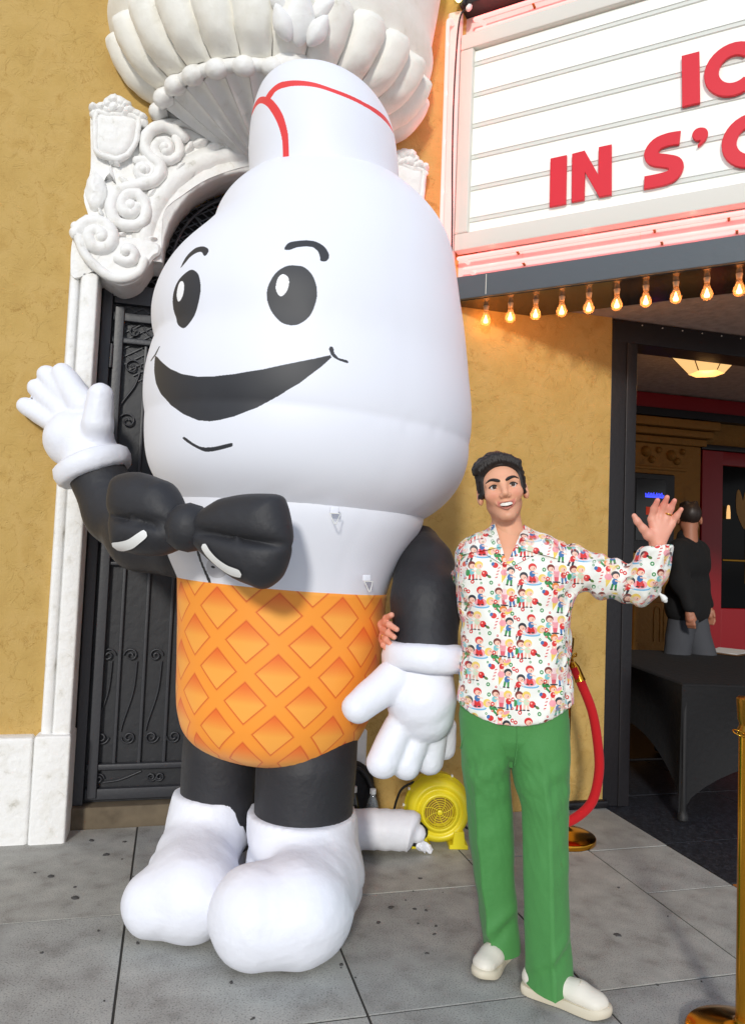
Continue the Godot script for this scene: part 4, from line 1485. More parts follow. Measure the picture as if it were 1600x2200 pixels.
func print_mat(img: Image, base: StandardMaterial3D) -> StandardMaterial3D:
	var m := mat(Color.WHITE, base.roughness)
	m.albedo_texture = ImageTexture.create_from_image(img)
	m.rim_enabled = true
	m.rim = 0.15
	return m


func build_inflatable() -> void:
	var fig := thing("inflatable_cone", "giant white inflatable ice cream cone figure with bow tie, waving gloves and waffle cone", "inflatable figure", Vector3(0.4772, 0, 0.85), -deg_to_rad(10.4))
	var wh: Color = M.nylon.albedo_color
	var ink := Color8(45, 46, 51)
	var img := Image.create(2048, 1024, false, Image.FORMAT_RGB8)
	img.fill(wh)
	for k in ["brow_l", "brow_r", "eye_l", "eye_r", "mouth", "tick_r", "tick_l", "chin"]:
		print_to(img, k, HEAD, ink)
	print_to(img, "shine_l", HEAD, Color8(250, 250, 252))
	print_to(img, "shine_r", HEAD, Color8(250, 250, 252))
	var wr := FastNoiseLite.new()
	wr.seed = 12
	wr.frequency = 2.2
	var hd := ring_body(HEAD, 0.9, [1.868], 0.012, 0.004, 0.012, 22, [2.175, 2.665])
	puckers(hd, [1.868, 1.58, 2.2])
	part("head", hd, print_mat(img, M.nylon), fig)
	img = Image.create(1024, 512, false, Image.FORMAT_RGB8)
	img.fill(wh)
	print_to(img, "hat_1", HAT, Color8(236, 62, 62))
	print_to(img, "hat_2", HAT, Color8(236, 62, 62))
	part("paper_hat", ring_body(HAT, 1.05, [], 0.01, 0.003, 0.0, 10), print_mat(img, M.nylon), fig, "white soda hat with red piping on top of the inflatable")
	img = Image.create(1024, 512, false, Image.FORMAT_RGB8)
	img.fill(wh)
	print_to(img, "button", TORSO, Color8(206, 206, 212))
	print_to(img, "placket", TORSO, ink)
	for q in [[-32.0, 1.309], [-26.9, 1.308]]:
		disc(img, Vector2((q[0] / 360.0 + 0.5) * 1024.0, (1.6 - q[1]) / 0.4 * 512.0), Vector2(3.2, 5.2), ink)
	part("torso", ring_body(TORSO, 0.9, [], 0.012, 0.006, 0.0, 10), print_mat(img, M.nylon), fig)
	# waffle print
	img = Image.create(1280, 640, false, Image.FORMAT_RGB8)
	var bar := Color8(255, 158, 52)
	var line := Color8(226, 96, 34)
	img.fill(bar)
	for py in 640:
		var y := lerpf(1.262, 0.568, py / 640.0)
		for px in 1280:
			var u := ((px / 1280.0 - 0.5) * 360.0 - 0.5 - (1.165 - y) * 4.0) / 32.727
			var v := (y - 1.165) / 0.216
			var best := 9.0
			var dv := 0.0
			for h in 2:
				var uu := u - 0.5 * h
				var vv := v - 0.5 * h
				uu -= roundf(uu)
				vv -= roundf(vv)
				var e := absf(uu) * 2.0 + absf(vv) * 2.0
				if e < best:
					best = e
					dv = vv
			if best < 0.66:
				img.set_pixel(px, py, Color8(255, 172, 70).lerp(Color8(240, 112, 40), clampf((dv + 0.02) / 0.32, 0.0, 1.0)))
			elif best < 0.70:
				img.set_pixel(px, py, line)
			elif best < 0.76:
				img.set_pixel(px, py, line.lerp(bar, (best - 0.70) / 0.06 * 0.6 + 0.4))
	var cone := ring_body(CONE, 0.9, [], 0.012, 0.004, 0.0, 4)
	puckers(cone, [0.61])
	part("waffle_cone", cone, print_mat(img, M.nylon), fig)
	# bow tie
	var bc := Vector3(-0.34, 1.449, 0.545)
	var bt := Transform3D(Basis(Vector3.UP, deg_to_rad(-26.0)), bc)
	var bw := MB.new()
	bw.lathe(pts2([0.001, 0.085, 0.04, 0.075, 0.072, 0.045, 0.08, 0.0, 0.07, -0.045, 0.04, -0.07, 0.001, -0.078]), bt * at(0, 0, 0.0), 24)
	var bow := part("bow_tie", bw, M.nylon_black, fig)
	for side in 2:
		var pl: PackedVector2Array = smooth2(pts2([[-0.02, 0.05, -0.072, 0.140, -0.131, 0.166, -0.196, 0.184, -0.244, 0.186, -0.293, 0.175, -0.313, 0.155, -0.323, 0.099, -0.319, 0.041, -0.303, -0.025, -0.285, -0.078, -0.230, -0.089, -0.171, -0.095, -0.088, -0.090, -0.02, -0.05], [0.02, 0.03, 0.102, 0.090, 0.150, 0.105, 0.206, 0.114, 0.267, 0.117, 0.330, 0.113, 0.351, 0.089, 0.370, 0.029, 0.380, -0.031, 0.370, -0.087, 0.350, -0.139, 0.320, -0.169, 0.288, -0.183, 0.251, -0.175, 0.164, -0.144, 0.03, -0.05]][side]), 4)
		var dir := Vector2(-1.0, 0.12) if side == 0 else Vector2(1.0, -0.12)
		var cr := func(q: Vector2) -> float:
			var l := dir.normalized()
			return 1.0 - 0.5 * exp(-absf(q.cross(l)) / 0.014) * clampf(q.dot(l) / 0.1, 0.3, 1.0)
		var mb := MB.new()
		mb.pillow(pl, Vector2(-0.17, 0.045) if side == 0 else Vector2(0.22, -0.02), bt, 0.085, 0.0, true, 3.0, cr, 14)
		part("bow_loop", mb, M.nylon_black, bow)
		# printed white stripe following the lower edge
		var st: Array = [[-0.262, -0.07, -0.222, -0.068, -0.174, -0.058, -0.13, -0.035, -0.106, -0.018], [0.108, -0.05, 0.126, -0.078, 0.158, -0.106, 0.202, -0.128, 0.25, -0.138]][side]
		var sp := smooth2(pts2(st), 5, false)
		var rg := []
		for i in sp.size():
			var t := (sp[mini(i + 1, sp.size() - 1)] - sp[maxi(i - 1, 0)]).normalized()
			var nn := Vector2(-t.y, t.x)
			var e := 0.0135 * sqrt(maxf(0.0, 1.0 - pow(2.0 * i / (sp.size() - 1) - 1.0, 8.0))) + 0.001
			var o := PackedVector3Array()
			for w in 5:
				var q := sp[i] + nn * e * (w / 2.0 - 1.0)
				o.append(bt * Vector3(q.x, q.y, pillow_height(pl, Vector2(-0.17, 0.045) if side == 0 else Vector2(0.22, -0.02), q, 0.085, 3.0) * cr.call(q) + 0.006))
			rg.append(o)
		mb = MB.new()
		mb.loft(rg, false, 0)
		part("printed_stripe", mb, M.white_plain, bow)
	# arms
	var arm := Caps.new(0.05)
	arm.chain([-0.93, 1.72, -0.42, 0.125, -0.811, 1.531, -0.36, 0.132, -0.66, 1.42, -0.22, 0.136, -0.40, 1.37, -0.1, 0.127])
	part("arm", nets(arm, Vector3(-1.1, 1.2, -0.6), Vector3(-0.25, 1.9, 0.1), 0.022), M.nylon_black, fig, "raised black arm of the inflatable")
	arm = Caps.new(0.06)
	arm.chain([0.44, 1.45, -0.12, 0.06, 0.505, 1.43, -0.04, 0.075, 0.51, 1.351, 0.06, 0.112, 0.508, 1.219, 0.18, 0.125, 0.5, 1.03, 0.27, 0.118])
	part("arm", nets(arm, Vector3(0.3, 0.85, -0.3), Vector3(0.72, 1.6, 0.45), 0.022), M.nylon_black, fig, "hanging black arm of the inflatable")
	# gloves: every finger its own swelling, creased where it meets the palm
	var gl := Caps.new(0.006)
	gl.noise = wr
	gl.noise.frequency = 7.0
	gl.amp = 0.005
	gl.chain([-1.045, 1.862, -0.47, 0.135, -0.99, 1.866, -0.45, 0.124])
	gl.chain([-1.0, 1.85, -0.45, 0.124, -0.948, 1.771, -0.42, 0.127])
	for q in [[-1.306, 2.02, -0.56, 0.042, -1.134, 1.934, -0.5, 0.056], [-1.263, 2.108, -0.56, 0.044, -1.116, 1.99, -0.5, 0.058], [-1.214, 2.169, -0.55, 0.046, -1.077, 2.025, -0.5, 0.06], [-1.134, 2.171, -0.52, 0.052, -1.008, 2.015, -0.46, 0.07], [-0.898, 2.04, -0.32, 0.056, -0.905, 1.92, -0.335, 0.068, -0.925, 1.85, -0.385, 0.068]]:
		gl.chain(q)
	part("glove", nets(gl, Vector3(-1.45, 1.6, -0.75), Vector3(-0.75, 2.3, -0.2), 0.011), M.nylon, fig, "raised white glove with spread fingers")
	gl = Caps.new(0.006)
	gl.noise = wr
	gl.amp = 0.005
	gl.chain([0.49, 0.952, 0.28, 0.113, 0.486, 0.869, 0.29, 0.13, 0.503, 0.82, 0.29, 0.108])
	gl.chain([0.248, 0.85, 0.385, 0.056, 0.378, 0.936, 0.32, 0.071, 0.44, 0.965, 0.29, 0.075])
	for q in [[0.350, 0.646, 0.325, 0.059, 0.405, 0.765, 0.3, 0.057], [0.437, 0.633, 0.3, 0.057, 0.472, 0.732, 0.28, 0.055], [0.532, 0.635, 0.24, 0.054, 0.541, 0.735, 0.25, 0.052], [0.603, 0.653, 0.16, 0.04, 0.596, 0.746, 0.18, 0.044]]:
		gl.chain(q)
	part("glove", nets(gl, Vector3(0.15, 0.5, 0.05), Vector3(0.75, 1.1, 0.5), 0.011), M.nylon, fig, "hanging white glove with pointing thumb")
	# cuffs
	for q in [[Vector3(-0.939, 1.732, -0.42), Vector3(-0.4, 0.88, -0.05), 0.163, 0.047], [Vector3(0.495, 1.018, 0.275), Vector3(-0.03, -0.98, 0.08), 0.149, 0.05]]:
		var ax: Vector3 = q[1].normalized()
		var sx := ax.cross(Vector3.FORWARD).normalized()
		var hh: float = q[3]
		var R: float = q[2]
		var mb := MB.new()
		mb.lathe(pts2([R - 0.06, -hh, R - 0.015, -hh, R + 0.004, -hh * 0.65, R + 0.01, 0.0, R + 0.004, hh * 0.65, R - 0.015, hh, R - 0.06, hh]), Transform3D(Basis(sx, ax, sx.cross(ax)), q[0]), 40)
		mb.jitter(wr, 0.01)
		part("cuff", mb, M.nylon, fig)
	# legs and boots
	for q in [[-0.279, -0.08, 0.152, 0.148], [0.068, 0.06, 0.194, 0.19]]:
		var mb := MB.new()
		mb.lathe(pts2([q[3] * 0.98, 0.2, q[3], 0.3, q[2] * 0.99, 0.42, q[2] * 1.01, 0.55, q[2], 0.68, 0.02, 0.7]), Transform3D(Basis(Vector3.FORWARD, 0.02), Vector3(q[0], 0, q[1])), 40)
		part("leg", mb, M.nylon_black, fig)
	var bo := Caps.new(0.045)
	bo.floor_y = 0.0
	bo.noise = wr
	bo.amp = 0.006
	bo.chain([-0.29, 0.4, -0.08, 0.158, -0.31, 0.17, -0.06, 0.17])
	bo.chain([-0.33, 0.17, 0.08, 0.17, -0.3, 0.155, 0.27, 0.155])
	bo.chain([-0.34, 0.15, 0.24, 0.15, -0.43, 0.125, 0.26, 0.122])
	part("boot", boot_mesh(bo, Vector3(-0.62, -0.02, -0.32), Vector3(-0.05, 0.55, 0.55), 0.41, -0.29, -0.08, 0.151), M.nylon, fig, "rear white inflatable boot")
	bo = Caps.new(0.045)
	bo.floor_y = 0.0
	bo.noise = wr
	bo.amp = 0.006
	bo.chain([0.072, 0.36, 0.06, 0.212, 0.086, 0.15, 0.1, 0.222])
	bo.chain([0.12, 0.18, 0.2, 0.19, 0.09, 0.165, 0.4, 0.168])
	bo.chain([0.05, 0.165, 0.41, 0.17, -0.06, 0.16, 0.43, 0.168])
	part("boot", boot_mesh(bo, Vector3(-0.32, -0.02, -0.22), Vector3(0.4, 0.6, 0.85), 0.385, 0.072, 0.06, 0.191), M.nylon, fig, "front white inflatable boot")
	# tie-down tabs with wire loops
	for q in [[0.135, 1.522, 0.475, 0.2], [0.265, 1.29, 0.33, 0.6]]:
		var o := Transform3D(Basis(Vector3.UP, q[3]), Vector3(q[0], q[1], q[2]))
		var tp := MB.new()
		tp.box(o * at(0, 0.012, 0.0), Vector3(0.03, 0.022, 0.012), 0.002)
		var tab := part("tie_tab", tp, M.nylon, fig)
		part("wire_loop", tube_mb(PackedVector3Array([o * Vector3(-0.019, 0.0, 0.012), o * Vector3(0.019, 0.0, 0.012), o * Vector3(0.003, -0.036, 0.022), o * Vector3(-0.003, -0.036, 0.022), o * Vector3(-0.019, 0.0, 0.012)]), 0.002, 5), M.rail, tab)
	# air hose
	var hp := smooth3(path3([0.1, 0.12, -0.4, 0.35, 0.122, -0.47, 0.46, 0.122, -0.47, 0.56, 0.118, -0.47, 0.6, 0.11, -0.46]), 5)
	var rad := []
	for i in hp.size():
		var t := float(i) / (hp.size() - 1)
		rad.append(0.09 + 0.002 * sin(i * 2.1) - (0.045 * pow(maxf(0.0, (t - 0.8) / 0.2), 2.5)))
	part("air_hose", tube_mb(hp, rad, 28, true), M.nylon, fig)


func pillow_height(poly: PackedVector2Array, c: Vector2, q: Vector2, thick: float, pw: float) -> float:
	var d := q - c
	var s := 1.0
	for i in poly.size():
		var hit = Geometry2D.segment_intersects_segment(c, c + d.normalized() * 2.0, poly[i], poly[(i + 1) % poly.size()])
		if hit != null:
			s = clampf(d.length() / ((hit as Vector2) - c).length(), 0.0, 1.0)
	return thick * pow(maxf(0.0, 1.0 - pow(s, pw)), 0.5)


func puckers(m: MB, seams: Array) -> void:  # short gathers along sewn seams
	for i in m.v.size():
		var p := m.v[i]
		var y := p.y + TILT * p.x
		for s in seams:
			var d := absf(y - s)
			if d < 0.05:
				var a := atan2(p.x, p.z)
				var r := Vector3(p.x, 0, p.z).normalized()
				m.v[i] += r * (sin(a * 64.0) + 0.5 * sin(a * 111.0 + s)) * 0.0030 * (1.0 - d / 0.05) * (0.5 + 0.5 * sin(a * 5.0 + s * 9.0))


func boot_mesh(b: Caps, lo: Vector3, hi: Vector3, top: float, cx: float, cz: float, r: float) -> MB:
	var f := BootField.new()
	f.b = b
	f.top = top
	f.c = Vector2(cx, cz)
	f.r = r
	return nets(f, lo, hi, 0.016)


class BootField:  # boot with a level opening for the leg and a seam round the ankle
	var b: Caps
	var top := 0.4
	var c := Vector2.ZERO
	var r := 0.15
	func step_front(p: Vector3) -> float:
		return smoothstep(0.1, 0.25, p.z - c.y)
	func d(p: Vector3) -> float:
		var e := b.d(p)
		var sl := p.y - 0.22 + 0.15 * (p.z - c.y) + 0.2 * (p.x - c.x)
		var ang := atan2(p.x - c.x, p.z - c.y)
		var near := smoothstep(0.34, 0.2, p.z - c.y)
		e += near * 0.02 * exp(-absf(sl) / 0.016) - 0.004 * exp(-absf(sl - 0.05) / 0.05)
		e += near * 0.0042 * sin(ang * 44.0) * exp(-absf(sl - 0.02) / 0.03) * (0.6 + 0.4 * sin(ang * 5.0))
		e += 0.0035 * exp(-absf(sin((p.x - c.x) * 9.0 + 0.9)) / 0.1) * step_front(p)
		e = maxf(e, p.y - top)
		return e


# ---------------------------------------------------------------- loose things
func build_props() -> void:
	# blower
	var b := thing("air_blower", "yellow plastic air blower with round grille standing on the pavement behind the green trousers", "blower", Vector3(1.305, 0, 0.36), -0.2)
	var face := Transform3D(Basis(Vector3.RIGHT, PI / 2), Vector3(0, 0.168, 0))
	var mb := MB.new()
	mb.lathe(pts2([0.001, -0.14, 0.12, -0.14, 0.15, -0.11, 0.155, -0.03, 0.163, -0.027, 0.163, -0.012, 0.155, -0.009, 0.154, 0.02, 0.146, 0.045, 0.13, 0.06, 0.118, 0.062, 0.11, 0.052, 0.104, 0.048, 0.098, 0.054, 0.09, 0.07, 0.08, 0.073, 0.0755, 0.068, 0.0745, 0.03, 0.0745, 0.0, 0.001, 0.0]), face, 48)
	part("housing", mb, M.yellow_plastic, b)
	mb = MB.new()
	mb.box(at(-0.1, 0.075, -0.03), Vector3(0.13, 0.1, 0.13), 0.02)
	part("outlet", mb, M.yellow_plastic, b)
	for i in 6:
		mb = MB.new()
		var rg := PackedVector3Array()
		var rr := 0.02 + i * 0.0105
		for k in 33:
			rg.append(Vector3(cos(TAU * k / 32) * rr, 0.168 + sin(TAU * k / 32) * rr, 0.064))
		mb.tube(rg, 0.0017, 5)
		part("grille_ring", mb, M.yellow_plastic, b)
	for k in 8:
		var sp := PackedVector3Array()
		for i in 7:
			var t := i / 6.0
			var a := TAU * k / 8 + t * 0.5
			sp.append(Vector3(cos(a) * lerpf(0.015, 0.075, t), 0.168 + sin(a) * lerpf(0.015, 0.075, t), 0.066))
		part("grille_spoke", tube_mb(sp, 0.0017, 5), M.yellow_plastic, b)
	mb = MB.new()
	mb.lathe(pts2([0.001, 0.07, 0.012, 0.07, 0.015, 0.064, 0.001, 0.06]), face, 14)
	part("grille_hub", mb, M.yellow_plastic, b)
	part("fan_disc", bx(-0.072, 0.072, 0.096, 0.24, 0.004, 0.008, 0.001), mat(Color8(150, 116, 44), 0.7), b)
	for a in [0.35, 1.15, 1.9, 2.6, 3.1]:
		mb = MB.new()
		mb.box(at(cos(a) * 0.165, 0.168 + sin(a) * 0.165, -0.018), Vector3(0.012, 0.012, 0.02), 0.003)
		part("bolt_lug", mb, M.rail, b)
	for x in [-0.085, 0.095]:
		mb = MB.new()
		mb.prism(PackedVector2Array([Vector2(x - 0.045, 0.0), Vector2(x + 0.045, 0.0), Vector2(x + 0.045, 0.018), Vector2(x + 0.03, 0.022), Vector2(x + 0.024, 0.08), Vector2(x - 0.024, 0.08), Vector2(x - 0.03, 0.022), Vector2(x - 0.045, 0.018)]), Transform3D(), -0.12, 0.075, 0.003)
		part("foot", mb, M.yellow_plastic, b)
	var nk := thing("hose_collar", "black strap and crumpled white cloth collar between air hose and yellow blower", "hose collar", Vector3(1.12, 0, 0.43))
	var nz := FastNoiseLite.new()
	nz.frequency = 30.0
	mb = tube_mb(smooth3(path3([-0.02, 0.1, 0.04, 0.015, 0.085, 0.035, 0.05, 0.075, 0.0, 0.09, 0.075, -0.06]), 4), [0.045, 0.05, 0.052, 0.05, 0.048, 0.046, 0.045, 0.045, 0.046, 0.047, 0.048, 0.048, 0.045], 14, true)
	mb.jitter(nz, 0.012)
	part("strap", mb, M.black_cloth, nk)
	mb = MB.new()
	mb.pillow(smooth2(pts2([0.0, 0.14, 0.02, 0.15, 0.035, 0.1, 0.05, 0.05, 0.1, 0.02, 0.085, 0.002, 0.045, 0.012, 0.012, 0.05]), 4), Vector2(0.04, 0.07), at(0.02, 0.005, 0.055), 0.02, 0.0, true, 2.0)
	mb.jitter(nz, 0.02)
	part("white_cloth", mb, M.nylon, nk)
	part("power_cable", tube_mb(smooth3(path3([1.2, 0.28, 0.3, 1.14, 0.25, 0.3, 1.12, 0.19, 0.28, 1.11, 0.1, 0.25]), 5), 0.006, 6), M.black_rubber, nk_world(nk))
	var cb := part("extension_cable", tube_mb(smooth3(path3([1.45, 0.06, 0.3, 1.55, 0.012, 0.28, 1.62, 0.012, 0.2, 1.68, 0.03, 0.12, 1.72, 0.06, 0.06, 1.75, 0.07, 0.02]), 5), 0.006, 6), M.black_rubber)
	tag(cb, "thin black cable running over the ground between the green trouser legs", "cable")
	# backpack
	var bp := thing("backpack", "black bag slumped against the wall behind the inflatable's leg", "bag", Vector3(0.9, 0, 0.14))
	var cs := Caps.new(0.06)
	cs.floor_y = 0.0
	nz.frequency = 5.0
	cs.noise = nz
	cs.amp = 0.03
	cs.chain([-0.05, 0.11, 0.0, 0.11, -0.03, 0.25, -0.02, 0.1])
	cs.chain([0.06, 0.1, 0.02, 0.1, 0.04, 0.24, -0.01, 0.085])
	part("body", nets(cs, Vector3(-0.25, -0.02, -0.2), Vector3(0.25, 0.42, 0.2), 0.016), M.black_cloth, bp)
	part("strap", tube_mb(smooth3(path3([-0.02, 0.33, 0.02, 0.06, 0.31, 0.06, 0.11, 0.22, 0.09, 0.12, 0.1, 0.1]), 5), 0.012, 6), M.black_rubber, bp)
	# bottles
	bottle(Vector3(1.0, 0, 0.27), 0.245, "clear plastic water bottle with blue label beside the black bag", Color8(28, 62, 150), M.glass, Color8(220, 225, 230))
	bottle(Vector3(0.895, 0, 0.3), 0.27, "dark cola bottle with red label half hidden by the inflatable's leg", Color8(176, 20, 34), mat(Color8(20, 12, 10), 0.1), Color8(200, 200, 200))
	# stanchions
	var s1 := stanchion("gold stanchion post behind the man holding the red velvet rope", Vector3(1.955, 0, 0.41))
	stanchion("gold stanchion post cut by the right picture edge in front", Vector3(1.68, 0, 1.955))
	var rp := thing("velvet_rope", "red velvet rope with gold hook hanging from the stanchion behind the man", "rope barrier")
	var path := smooth3(path3([1.975, 0.86, 0.45, 2.0, 0.79, 0.47, 2.055, 0.65, 0.49, 2.085, 0.49, 0.5, 2.095, 0.35, 0.5, 2.06, 0.21, 0.5, 1.97, 0.135, 0.5, 1.88, 0.11, 0.5, 1.78, 0.1, 0.48]), 6)
	part("velvet", tube_mb(path, 0.0235, 16), M.rope, rp)
	part("end_cap", tube_mb(PackedVector3Array([Vector3(1.968, 0.885, 0.447), Vector3(1.978, 0.86, 0.452), Vector3(1.995, 0.808, 0.466), Vector3(1.999, 0.795, 0.469)]), [0.012, 0.022, 0.025, 0.027], 16), M.gold, rp)
	part("hook", tube_mb(smooth3(path3([1.968, 0.89, 0.447, 1.962, 0.905, 0.45, 1.97, 0.925, 0.452, 1.982, 0.93, 0.45, 1.985, 0.915, 0.447]), 5), 0.004, 6), M.gold, rp)


func nk_world(n: Node3D) -> Node3D:
	var h := Node3D.new()
	h.name = "cable_lead"
	n.add_child(h)
	h.position = -n.position
	return h


func bottle(p: Vector3, h: float, label: String, band: Color, body: Material, cap_c: Color) -> void:
	var b := thing("bottle", label, "bottle", p, 0.0)
	var s := h / 0.25
	var mb := MB.new()
	mb.lathe(pts2([0.001, 0.002, 0.028, 0.0, 0.033, 0.01, 0.033, 0.06, 0.0315, 0.075, 0.0335, 0.09, 0.0335, 0.13, 0.031, 0.16, 0.022, 0.195, 0.0135, 0.215, 0.0125, 0.232, 0.001, 0.233]), Transform3D(Basis().scaled(Vector3.ONE * s), Vector3.ZERO), 24)
	part("body", mb, body, b)
	mb = MB.new()
	mb.lathe(pts2([0.034, 0.085, 0.0345, 0.086, 0.0345, 0.135, 0.034, 0.136]), Transform3D(Basis().scaled(Vector3.ONE * s), Vector3.ZERO), 24, 0)
	part("label_band", mb, mat(band, 0.45), b)
	mb = MB.new()
	mb.lathe(pts2([0.0145, 0.225, 0.0155, 0.226, 0.0155, 0.247, 0.014, 0.25, 0.001, 0.25]), Transform3D(Basis().scaled(Vector3.ONE * s), Vector3.ZERO), 20)
	part("cap", mb, mat(cap_c, 0.5), b)


func stanchion(label: String, p: Vector3) -> Node3D:
	var s := thing("stanchion", label, "stanchion", p, 0.0, "gold stanchion posts")
	var mb := MB.new()
	mb.lathe(pts2([0.001, 0.0, 0.158, 0.0, 0.162, 0.004, 0.162, 0.022, 0.157, 0.027, 0.12, 0.04, 0.06, 0.055, 0.034, 0.062, 0.03, 0.07]), Transform3D(), 48)
	part("base", mb, M.gold, s)
	mb = MB.new()
	mb.lathe(pts2([0.03, 0.06, 0.027, 0.075, 0.0255, 0.08, 0.0255, 0.9, 0.024, 0.91]), Transform3D(), 28)
	part("pole", mb, M.gold, s)
	mb = MB.new()
	mb.lathe(pts2([0.0255, 0.89, 0.03, 0.895, 0.03, 0.912, 0.025, 0.918, 0.025, 0.93, 0.029, 0.94, 0.033, 1.0, 0.031, 1.005, 0.001, 1.006]), Transform3D(), 28)
	part("head", mb, M.gold_dark, s)
	for k in 2:
		var rg := PackedVector3Array()
		for i in 17:
			var a := TAU * i / 16
			rg.append(Vector3(0.045 + cos(a) * 0.017, 0.905 + sin(a) * 0.006, sin(a) * 0.017).rotated(Vector3.UP, 0.3 + k * PI))
		part("ring", tube_mb(rg, 0.0022, 6), M.gold, s)
	return s


# ---------------------------------------------------------------- people
class HeadField:
	var open_mouth := true
	func d(p: Vector3) -> float:
		var q := Vector3(absf(p.x), p.y, p.z)
		var a := F.ell(p - Vector3(0, 0.042, -0.014), Vector3(0.0745, 0.083, 0.098))
		a = F.smin(a, F.ell(p - Vector3(0, -0.012, 0.022), Vector3(0.0585, 0.092, 0.074)), 0.03)
		a = F.smin(a, F.cap(q, Vector3(0.041, -0.048, -0.012), Vector3(0.015, -0.099, 0.058), 0.017, 0.015), 0.03)
		a = F.smin(a, (q - Vector3(0, -0.103, 0.07)).length() - 0.015, 0.022)
		a = F.smin(a, (q - Vector3(0.043, -0.016, 0.062)).length() - 0.021, 0.028)
		a = F.smin(a, F.cap(q, Vector3(0.01, 0.031, 0.088), Vector3(0.05, 0.03, 0.066), 0.009, 0.008), 0.018)
		var s := -((q - Vector3(0.0325, 0.010, 0.1)).length() - 0.0155)
		a = -F.smin(-a, -s, 0.012)
		a = F.smin(a, F.cap(p, Vector3(0, 0.026, 0.088), Vector3(0, -0.022, 0.112), 0.0075, 0.0105), 0.014)
		a = F.smin(a, (q - Vector3(0.0115, -0.028, 0.1)).length() - 0.0085, 0.009)
		if open_mouth:
			var m := p - Vector3(0, -0.0625 + 9.0 * p.x * p.x, 0.0)
			a = F.smin(a, F.cap(Vector3(q.x, m.y, q.z), Vector3(0, 0.0098, 0.094), Vector3(0.033, 0.0015, 0.078), 0.0036, 0.0022), 0.008)
			a = F.smin(a, F.cap(Vector3(q.x, m.y, q.z), Vector3(0, -0.0145, 0.0925), Vector3(0.031, -0.003, 0.078), 0.0048, 0.0024), 0.008)
			a = -F.smin(-a, F.ell(m - Vector3(0, -0.001, 0.095), Vector3(0.03, 0.0105, 0.022)), 0.003)
		else:
			a = F.smin(a, F.cap(q, Vector3(0, -0.06, 0.095), Vector3(0.024, -0.06, 0.082), 0.006, 0.003), 0.008)
		a = F.smin(a, F.cap(p, Vector3(0, -0.06, -0.032), Vector3(0.0, -0.2, -0.045), 0.05, 0.056), 0.03)
		var e := F.ell(q - Vector3(0.0815, -0.004, -0.006), Vector3(0.012, 0.034, 0.021))
		e = maxf(e, -(F.ell(q - Vector3(0.0915, 0.0, 0.004), Vector3(0.0085, 0.022, 0.014))))
		return F.smin(a, e, 0.008)


class HairField:
	var c: Caps
	var nz: FastNoiseLite
	var zl := [-0.1, -0.06, -0.06, -0.04, -0.03, -0.012, -0.012, 0.018, 0.0, 0.034, 0.05, 0.042, 0.075, 0.05, 0.095, 0.058, 0.112, 0.13, 0.3, 0.13]
	func d(p: Vector3) -> float:
		var e := F.ell(p - Vector3(0, 0.044, -0.018), Vector3(0.0795, 0.0905, 0.103))
		e += nz.get_noise_3d(p.x * 3.0, p.y, p.z) * 0.004
		var i := 0
		while i < zl.size() - 4 and zl[i + 2] < p.y:
			i += 2
		var lim: float = lerpf(zl[i + 1], zl[i + 3], clampf((p.y - zl[i]) / (zl[i + 2] - zl[i]), 0.0, 1.0))
		e = maxf(e, (p.z - lim) * 0.8)
		e = maxf(e, -0.095 - p.y)
		return F.smin(e, c.d(p), 0.012)


class ShirtField:
	var torso: Caps
	var sleeves: Caps
	var nz: FastNoiseLite
	func body(p: Vector3) -> float:
		return F.smin(torso.d(p), sleeves.d(p), 0.06)
	func d(p: Vector3) -> float:
		var r := body(p)
		# gathers: long soft folds from armpits and round the bent elbow
		r += nz.get_noise_3d(p.x * 1.0 + p.y * 0.8, p.y * 0.4, p.z) * 0.008
		if p.x > 0.17:
			r += sin((p.x * 1.1 - p.y * 0.5 + nz.get_noise_3d(p.x, p.y, p.z) * 0.06) * 80.0) * 0.005
		else:
			r += sin((p.y * 0.55 - p.x * 0.9 + nz.get_noise_3d(p.z, p.y, p.x) * 0.08) * 48.0) * 0.0042 * smoothstep(0.03, 0.16, absf(p.x + 0.02))
		var hem := 0.826 + 1.5 * p.x * p.x + 0.06 * maxf(p.x, 0.0)
		r = maxf(r, hem - p.y)
		if p.y > 1.33 and p.z > 0.0:  # open neck
			var e1 := (Vector2(p.x, p.y) - Vector2(-0.038, 1.376)).dot(Vector2(-0.93, -0.36))
			var e2 := (Vector2(p.x, p.y) - Vector2(-0.038, 1.376)).dot(Vector2(0.9, -0.42))
			r = maxf(r, -maxf(e1, e2))
		r = maxf(r, -F.cap(p, Vector3(-0.04, 1.44, 0.0), Vector3(-0.05, 1.6, 0.01), 0.066, 0.075))
		if p.x > 0.36 and p.y > 1.36:
			r = maxf(r, p.y - 1.456 - (p.x - 0.45) * 0.12)
			r = maxf(r, -F.cap(p, Vector3(0.448, 1.43, 0.115), Vector3(0.455, 1.52, 0.122), 0.036, 0.038))
		return r


func lin(c: Color) -> Color:
	return c.srgb_to_linear()


